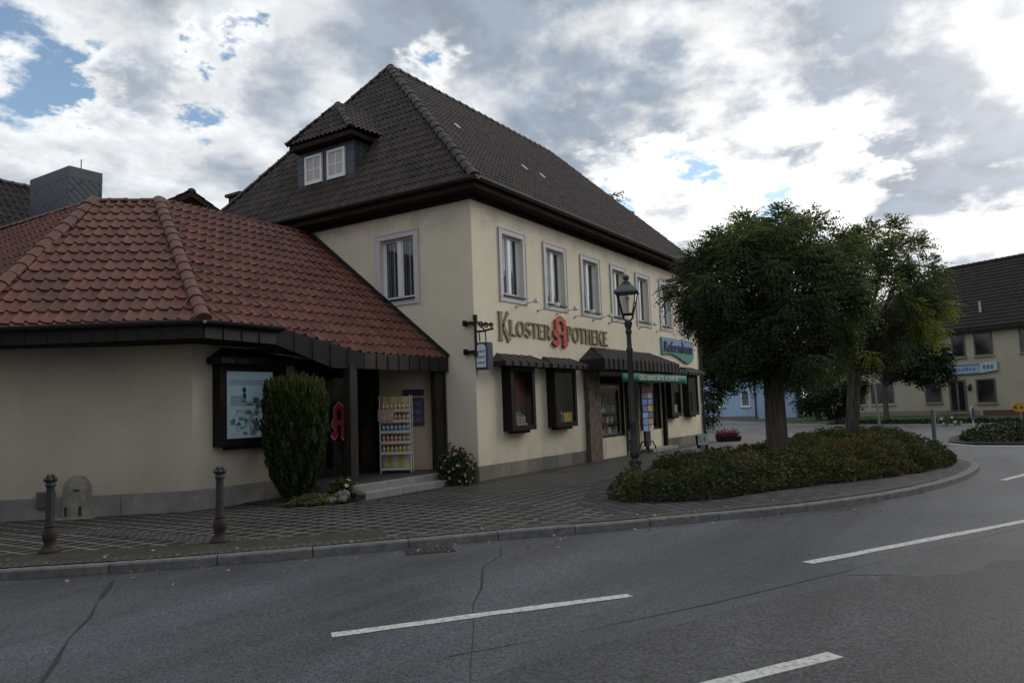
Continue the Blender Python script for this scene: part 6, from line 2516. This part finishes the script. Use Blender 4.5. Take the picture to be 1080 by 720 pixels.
# ================================================================== FAR BUILDINGS
def far_window(parent, o, ux, nrm, u0, u1, z0, z1, fm, gm_, sillm, frame=0.08, mull=0):
    o, ux, nrm = Vector(o), Vector(ux), Vector(nrm)
    rz = math.atan2(ux.y, ux.x)

    def bx(m, a, b, c, d, n0, n1):
        p = o + ux * ((a + b) / 2) + nrm * ((n0 + n1) / 2)
        m.box((p.x, p.y, (c + d) / 2), (b - a, abs(n1 - n0), d - c), rz)
    m = MB()
    bx(m, u0, u0 + frame, z0, z1, 0.002, 0.05)
    bx(m, u1 - frame, u1, z0, z1, 0.002, 0.05)
    bx(m, u0 + frame, u1 - frame, z1 - frame, z1, 0.002, 0.05)
    bx(m, u0 + frame, u1 - frame, z0, z0 + frame, 0.002, 0.05)
    for i in range(mull):
        c = u0 + (u1 - u0) * (i + 1) / (mull + 1)
        bx(m, c - frame / 2, c + frame / 2, z0 + frame, z1 - frame, 0.003, 0.049)
    w = m.build('window', fm, parent)
    m = MB()
    bx(m, u0 + frame, u1 - frame, z0 + frame, z1 - frame, 0.004, 0.03)
    m.build('pane', gm_, w)
    m = MB()
    bx(m, u0 - 0.08, u1 + 0.08, z0 - 0.09, z0 - 0.002, 0.002, 0.14)
    m.build('sill', sillm, w)
    return w


M_cream = plaster("cream_render", (0.41, 0.37, 0.285), 0.2)
M_darkpane = mat("dark_far_glass", (0.012, 0.013, 0.015), 0.12, 0.2, 2, spec=0.6)
M_brownf = mat("brown_far_frame", (0.10, 0.085, 0.07), 0.6, 0.2)
M_stonesill = mat("beige_sill", (0.28, 0.25, 0.2), 0.8, 0.1)
gh = thing('guest_house', 'cream two storey house with dark tiled roof behind the lawn', 'building')
gu = Vector((0.5, 0.866, 0))
gn = Vector((-0.866, 0.5, 0))
GP = Vector((47.2, -6.6, 0))


def G(t, z=0, n=0.0):
    p = GP + gu * t + gn * n
    return Vector((p.x, p.y, z))


mb = MB()
mb.add([G(-22, -0.2), G(9.6, -0.2), G(9.6, 5.75), G(-22, 5.75)], [(0, 1, 2, 3)])
mb.add([G(9.6, -0.2), G(9.6, -0.2, -9), G(9.6, 5.75, -9), G(9.6, 5.75)], [(0, 1, 2, 3)])
mb.add([G(-22, -0.2), G(-22, -0.2, -9), G(-22, 5.75, -9), G(-22, 5.75)], [(0, 1, 2, 3)])
mb.build('wall', M_cream, gh)
mb = MB()
c = (G(-22, 0) + G(9.6, 0)) / 2
c = G(-12.2)
mb.box((c.x + gn.x * 0.02, c.y + gn.y * 0.02, 0.0), (19.6, 0.04, 0.5), math.atan2(gu.y, gu.x))
mb.build('plinth', mat("red_brown_plinth", (0.12, 0.06, 0.045), 0.85, 0.2), gh)
mb = MB()
c = G(3.7)
mb.box((c.x + gn.x * 0.018, c.y + gn.y * 0.018, 0.0), (11.8, 0.036, 0.5), math.atan2(gu.y, gu.x))
mb.build('plinth', mat("beige_far_plinth", (0.22, 0.19, 0.15), 0.85, 0.2), gh)
RGZ = 10.75
e0, e1 = G(-23, 5.72, 0.5), G(2.6, 5.72, 0.5)
r0, r1 = G(-23, RGZ, -4.5), G(1.95, RGZ, -4.5)
rfg = tile_roof('roof', [[e0, e1, r1, r0]], gu, (r0 - e0) - gu * (r0 - e0).dot(gu), e0, 0.30, 0.36, M_tileold, gh, sub=4, wave=0.04, lift=0.04)
mb = MB()
mb.slab([e0 + Vector((0, 0, -0.03)), e1 + Vector((0, 0, -0.03)), r1 + Vector((0, 0, -0.03)), r0 + Vector((0, 0, -0.03))], (0, 0, -0.10))
mb.slab([e1, r1, G(9.9, RGZ - 2.3, -4.5), G(9.9, 5.6, 0.5)], (0, 0, -0.15))
mb.slab([r0, r1, G(1.95, 5.7, -9.5), G(-23, 5.7, -9.5)], (0, 0, -0.15))
mb.build('roof_slope', mat("purple_grey_roof", (0.035, 0.030, 0.032), 0.7, 0.3, 3), rfg)
mb = MB()
ridge_row(mb, r0, r1, 0.16, 0.4)
ridge_row(mb, e1, r1, 0.13, 0.4)
mb.build('ridge_tile_row', M_ridge, rfg)
mb = MB()
mb.tube([G(-2.6, 6.75, -0.35), G(-2.6, 7.5, -0.35)], 0.07, 8)
mb.build('roof_vent', mat("pale_vent_pipe", (0.4, 0.4, 0.4), 0.5, 0.1), rfg)
mb = MB()
mb.slab([e0 + Vector((0, 0, -0.03)), G(9.9, 5.69, 0.5), G(9.9, 5.45, 0.5), G(-23, 5.45, 0.5)], (gn * -0.5))
mb.build('eaves_board', M_soffit, gh)
ow = G(0)
for a, b in ((0.68, 1.6), (2.19, 3.41), (5.1, 6.4), (7.2, 8.4)):
    far_window(gh, ow, -gu, gn, a, b, 3.85, 5.38, M_brownf, M_darkpane, M_stonesill, 0.1)
for a, b in ((2.10, 3.37), (5.2, 6.5)):
    far_window(gh, ow, -gu, gn, a, b, 0.72, 2.32, M_brownf, M_darkpane, M_stonesill, 0.1, 0)
far_window(gh, ow, -gu, gn, -1.53, -0.33, 0.82, 2.34, M_brownf, M_darkpane, M_stonesill, 0.1)
for a, b in ((-5.9, -4.0), (-8.4, -6.4)):
    far_window(gh, ow, -gu, gn, a, b, 0.80, 2.4, M_brownf, M_darkpane, mat("white_far_sill", (0.5, 0.5, 0.48), 0.7, 0.05), 0.1)
dr2 = far_window(gh, ow, -gu, gn, 0.22, 1.42, 0.12, 2.34, M_brownf, M_darkpane, M_stonesill, 0.14, 1)
dr2.name = 'door'
gsn = thing('guest_house_sign', 'pale blue and white sign board over the cream house door', 'sign', tuple(G(-1.55, 2.72, 0.0)), math.atan2(-gu.y, -gu.x))
mb = MB()
mb.b2((-1.75, -0.14, 0.02), (1.0, -0.03, 0.52))
M_bb = mat("pale_blue_board", (0.28, 0.38, 0.48), 0.5, 0.1)
bd = mb.build('board', M_bb, gsn)
mb = MB()
mb.slab([Vector((1.02, -0.2, -0.02)), Vector((2.1, -0.2, 0.12)), Vector((2.1, -0.2, 0.72)), Vector((1.02, -0.2, 0.62))], (0, 0.12, 0))
mb.build('side_board', mat("white_blue_board", (0.42, 0.48, 0.55), 0.5, 0.1), gsn)
mb = MB()
mb.b2((-1.78, -0.16, 0.53), (1.9, -0.02, 0.60))
mb.b2((-1.78, -0.16, -0.05), (1.0, -0.02, 0.015))
for i in range(9):
    x = -1.5 + i * 0.25
    mb.b2((x, -0.147, 0.18), (x + 0.17, -0.141, 0.34 if i % 3 else 0.42))
for i in range(3):
    mb.b2((1.2 + i * 0.25, -0.207, 0.22), (1.38 + i * 0.25, -0.201, 0.5))
mb.build('board_print', mat("navy_print", (0.03, 0.05, 0.14), 0.5, 0.1), gsn)
wlg = 'wall lanterns beside the guest house door'
wl = thing('wall_lantern', 'small black wall lantern left of the cream house door', 'lamp', tuple(G(0.45, 1.7, 0.0)), math.atan2(-gu.y, -gu.x), wlg)
mb = MB()
mb.b2((-0.05, -0.04, -0.1), (0.05, -0.001, 0.3))
mb.tube([(0, -0.03, 0.25), (0, -0.16, 0.3)], 0.02, 6)
mb.build('bracket', M_black, wl)
mb = MB()
mb.lathe([(0.05, -0.18), (0.12, 0.1), (0.15, 0.12), (0.04, 0.25), (0.0, 0.3)], 6, (0, -0.18, 0.0))
mb.build('lantern', mat("dark_lantern_glass", (0.03, 0.03, 0.035), 0.2, 0.1), wl)
wl2 = copy_tree(wl)
wl2.location = G(-1.72, 1.7, 0.0)
wl2['label'] = 'small black wall lantern right of the cream house door'

# blue house
bh = thing('blue_house', 'light blue rendered house with white window frames behind the junction', 'building')
M_blue = plaster("light_blue_render", (0.34, 0.47, 0.64), 0.2)
M_wsill = mat("white_house_sill", (0.62, 0.62, 0.6), 0.7, 0.05)
bu = Vector((0.12, -0.99, 0)).normalized()
bn_ = Vector((-0.99, -0.12, 0))
BP = Vector((49.6, 15.5, 0))
BC = BP + bu * 8.4
mb = MB()


def B(t, z):
    p = BP + bu * t
    return Vector((p.x, p.y, z))


bu2 = Vector((0.55, -0.83, 0)).normalized()
D1 = BC + bu2 * 3.2
mb.add([B(0, -0.2), B(8.4, -0.2), B(8.4, 4.6), B(0, 4.6)], [(0, 1, 2, 3)])
mb.add([Vector((BC.x, BC.y, -0.2)), Vector((D1.x, D1.y, -0.2)), Vector((D1.x, D1.y, 4.6)), Vector((BC.x, BC.y, 4.6))], [(0, 1, 2, 3)])
mb.add([Vector((D1.x, D1.y, -0.2)), Vector((D1.x + 7, D1.y + 1, -0.2)), Vector((D1.x + 7, D1.y + 1, 4.6)), Vector((D1.x, D1.y, 4.6))], [(0, 1, 2, 3)])
mb.add([B(0, -0.2), B(0, -0.2) + Vector((8, 1, 0)), B(0, 4.6) + Vector((8, 1, 0)), B(0, 4.6)], [(0, 1, 2, 3)])
mb.build('wall', M_blue, bh)
mb = MB()
mid = [B(0, 0) + Vector((4, 0.5, 7.2)), BC + Vector((4, 0.5, 7.2)) + bu2 * 1.5]
mb.slab([B(-0.4, 4.5) + bn_ * 0.4, B(8.6, 4.5) + bn_ * 0.4, mid[1], mid[0]], (0, 0, 0.15))
mb.slab([B(8.61, 4.5) + bn_ * 0.4, Vector((D1.x, D1.y - 0.4, 4.5)), Vector((D1.x + 6, D1.y, 4.5)), mid[1]], (0, 0, 0.15))
mb.slab([mid[0], mid[1], Vector((D1.x + 8, D1.y, 4.5)), B(0, 4.5) + Vector((8.4, 1, 0))], (0, 0, 0.15))
mb.build('roof', mat("brown_far_roof", (0.075, 0.05, 0.042), 0.8, 0.3, 3), bh)
M_bpane = mat("sky_reflecting_pane", (0.10, 0.12, 0.14), 0.1, 0.3, 1, spec=0.7)
for a, b, mu in ((4.35, 5.7, 1), (7.1, 7.8, 0), (1.2, 2.6, 1)):
    far_window(bh, BP, bu, bn_, a, b, 0.95, 2.3, M_white, M_bpane, M_wsill, 0.08, mu)
mb = MB()
q = BC + bn_ * 0.1 + bu * -0.15
mb.tube([(q.x, q.y, -0.12), (q.x, q.y, 4.5)], 0.07, 8)
mb.sphere((q.x, q.y, 1.95), 0.17, 10, 6)
mb.build('drainpipe', mat("dark_pipe", (0.03, 0.035, 0.04), 0.5, 0.2), bh)
mb = MB()
c = (B(0, 0) + B(8.4, 0)) / 2
mb.box((c.x + bn_.x * 0.02, c.y + bn_.y * 0.02, 0.0), (8.4, 0.04, 0.3), math.atan2(bu.y, bu.x))
mb.build('plinth', mat("grey_far_plinth", (0.16, 0.16, 0.165), 0.9, 0.1), bh)

# houses behind the annex
def gable_house(name, label, c, rz, L_, W_, ze, zr, wallm, roofm, z0=0.0):
    root = thing(name, label, 'building', (c[0], c[1], 0), rz)
    mb = MB()
    x, y = L_ / 2, W_ / 2
    mb.add([(-x, -y, z0), (x, -y, z0), (x, -y, ze), (-x, -y, ze)], [(0, 1, 2, 3)])
    mb.add([(-x, y, z0), (x, y, z0), (x, y, ze), (-x, y, ze)], [(0, 1, 2, 3)])
    for s in (-1, 1):
        mb.add([(s * x, -y, z0), (s * x, y, z0), (s * x, y, ze), (s * x, 0, zr - 0.12), (s * x, -y, ze)], [(0, 1, 2, 3, 4)])
    mb.build('wall', wallm, root)
    ov = 0.35
    sl = (zr - ze) / y
    rf = tile_roof('roof', [[Vector((-x - ov, -y - ov, ze - sl * ov)), Vector((x + ov, -y - ov, ze - sl * ov)), Vector((x + ov, 0, zr)), Vector((-x - ov, 0, zr))]], (1, 0, 0), (0, y, zr - ze), Vector((-x, -y, ze)), 0.24, 0.34, roofm, root, sub=4)
    tile_roof('roof', [[Vector((-x - ov, y + ov, ze - sl * ov)), Vector((x + ov, y + ov, ze - sl * ov)), Vector((x + ov, 0, zr)), Vector((-x - ov, 0, zr))]], (1, 0, 0), (0, -y, zr - ze), Vector((-x, y, ze)), 0.24, 0.34, roofm, root, sub=4)
    mb = MB()
    ridge_row(mb, (-x - ov, 0, zr), (x + ov, 0, zr), 0.13, 0.36)
    mb.build('ridge_tile_row', M_ridge, rf, smooth=True)
    mb = MB()
    for s in (-1, 1):
        for t in (-1, 1):
            mb.slab([Vector((s * (x + ov), t * (y + ov), ze - sl * ov - 0.02)), Vector((s * (x + ov), 0, zr - 0.02)), Vector((s * (x + ov), 0, zr - 0.2)), Vector((s * (x + ov), t * (y + ov), ze - sl * ov - 0.2))], (-s * 0.05, 0, 0))
    mb.build('bargeboard', M_soffit, rf)
    return root, rf


hA, rfA = gable_house('neighbour_house', 'dark tiled house roof behind the slate clad chimney at the left edge', (-7.0, 17.4), 0.0, 12, 9.0, 5.0, 9.45, M_yellow2, M_tileold)
hB, rfB = gable_house('neighbour_house', 'small brown gable peeking over the red annex roof ridge', (4.0, 17.3), R(70), 7.0, 7.2, 7.2, 9.44, mat("brown_gable_boards", (0.11, 0.065, 0.045), 0.8, 0.3, 4), M_tile)
mb = MB()
mb.box((-2.4, -1.45, 8.50), (1.9, 1.3, 0.06), 0, Matrix.Rotation(math.atan2(1.94, 2.6), 3, 'X'))
mb.build('skylight', mat("pale_skylight", (0.6, 0.62, 0.66), 0.25, 0.05), rfB)
# unseen houses added to shade the street and fill the window reflections
hC, rfC = gable_house('added_opposite_house', 'plain house added across the street behind the camera for window reflections and shade', (-24.5, 5.5), R(128), 20, 9, 6.5, 11.5, mat("grey_opposite_render", (0.22, 0.20, 0.17), 0.9, 0.1), M_tile, -0.12)
hE, rfE = gable_house('added_opposite_house', 'long unseen house added right of the camera to shade the lower yellow wall', (9, -25.5), 0.0, 24, 9, 6.5, 11.0, mat("ochre_opposite_render", (0.33, 0.28, 0.2), 0.9, 0.1), M_tile, -0.12)
hD, rfD = gable_house('added_opposite_house', 'second unseen house added behind the camera to shade the street', (-21.5, -17), R(135), 11, 9, 6.0, 10.5, mat("brown_opposite_render", (0.25, 0.22, 0.19), 0.9, 0.1), M_tile, -0.12)

# fallen leaves on road and pavement
nl = 150
lx = rng.uniform(-11, -1, nl)
ly = np.interp(lx, [-12.5, -9.34, -7.35, -5.24, -3.07, -0.4], [2.95, -0.35, -2.44, -4.22, -6.08, -7.76]) + rng.normal(size=nl) * 0.55
ins = in_poly(lx, ly, [(p.x, p.y) for p in kin] + [(42, 60), (-40, 60)])
lz = np.where(ins, 0.022, -0.082)
fl = leaf_mesh('fallen_leaves', np.stack([lx, ly, lz], 1), np.stack([rng.normal(size=nl), rng.normal(size=nl), rng.normal(size=nl) * 0.05], 1), 0.05 * rng.uniform(0.6, 1.3, nl), rng.uniform(0, 1, nl), leaf_mat("dry_leaf", (0.16, 0.10, 0.04), (0.42, 0.36, 0.22), 0.1), None, 0.6, 0.0)
tag(fl, 'dry fallen leaves scattered along the kerb and gutter', 'leaves', kind='stuff')
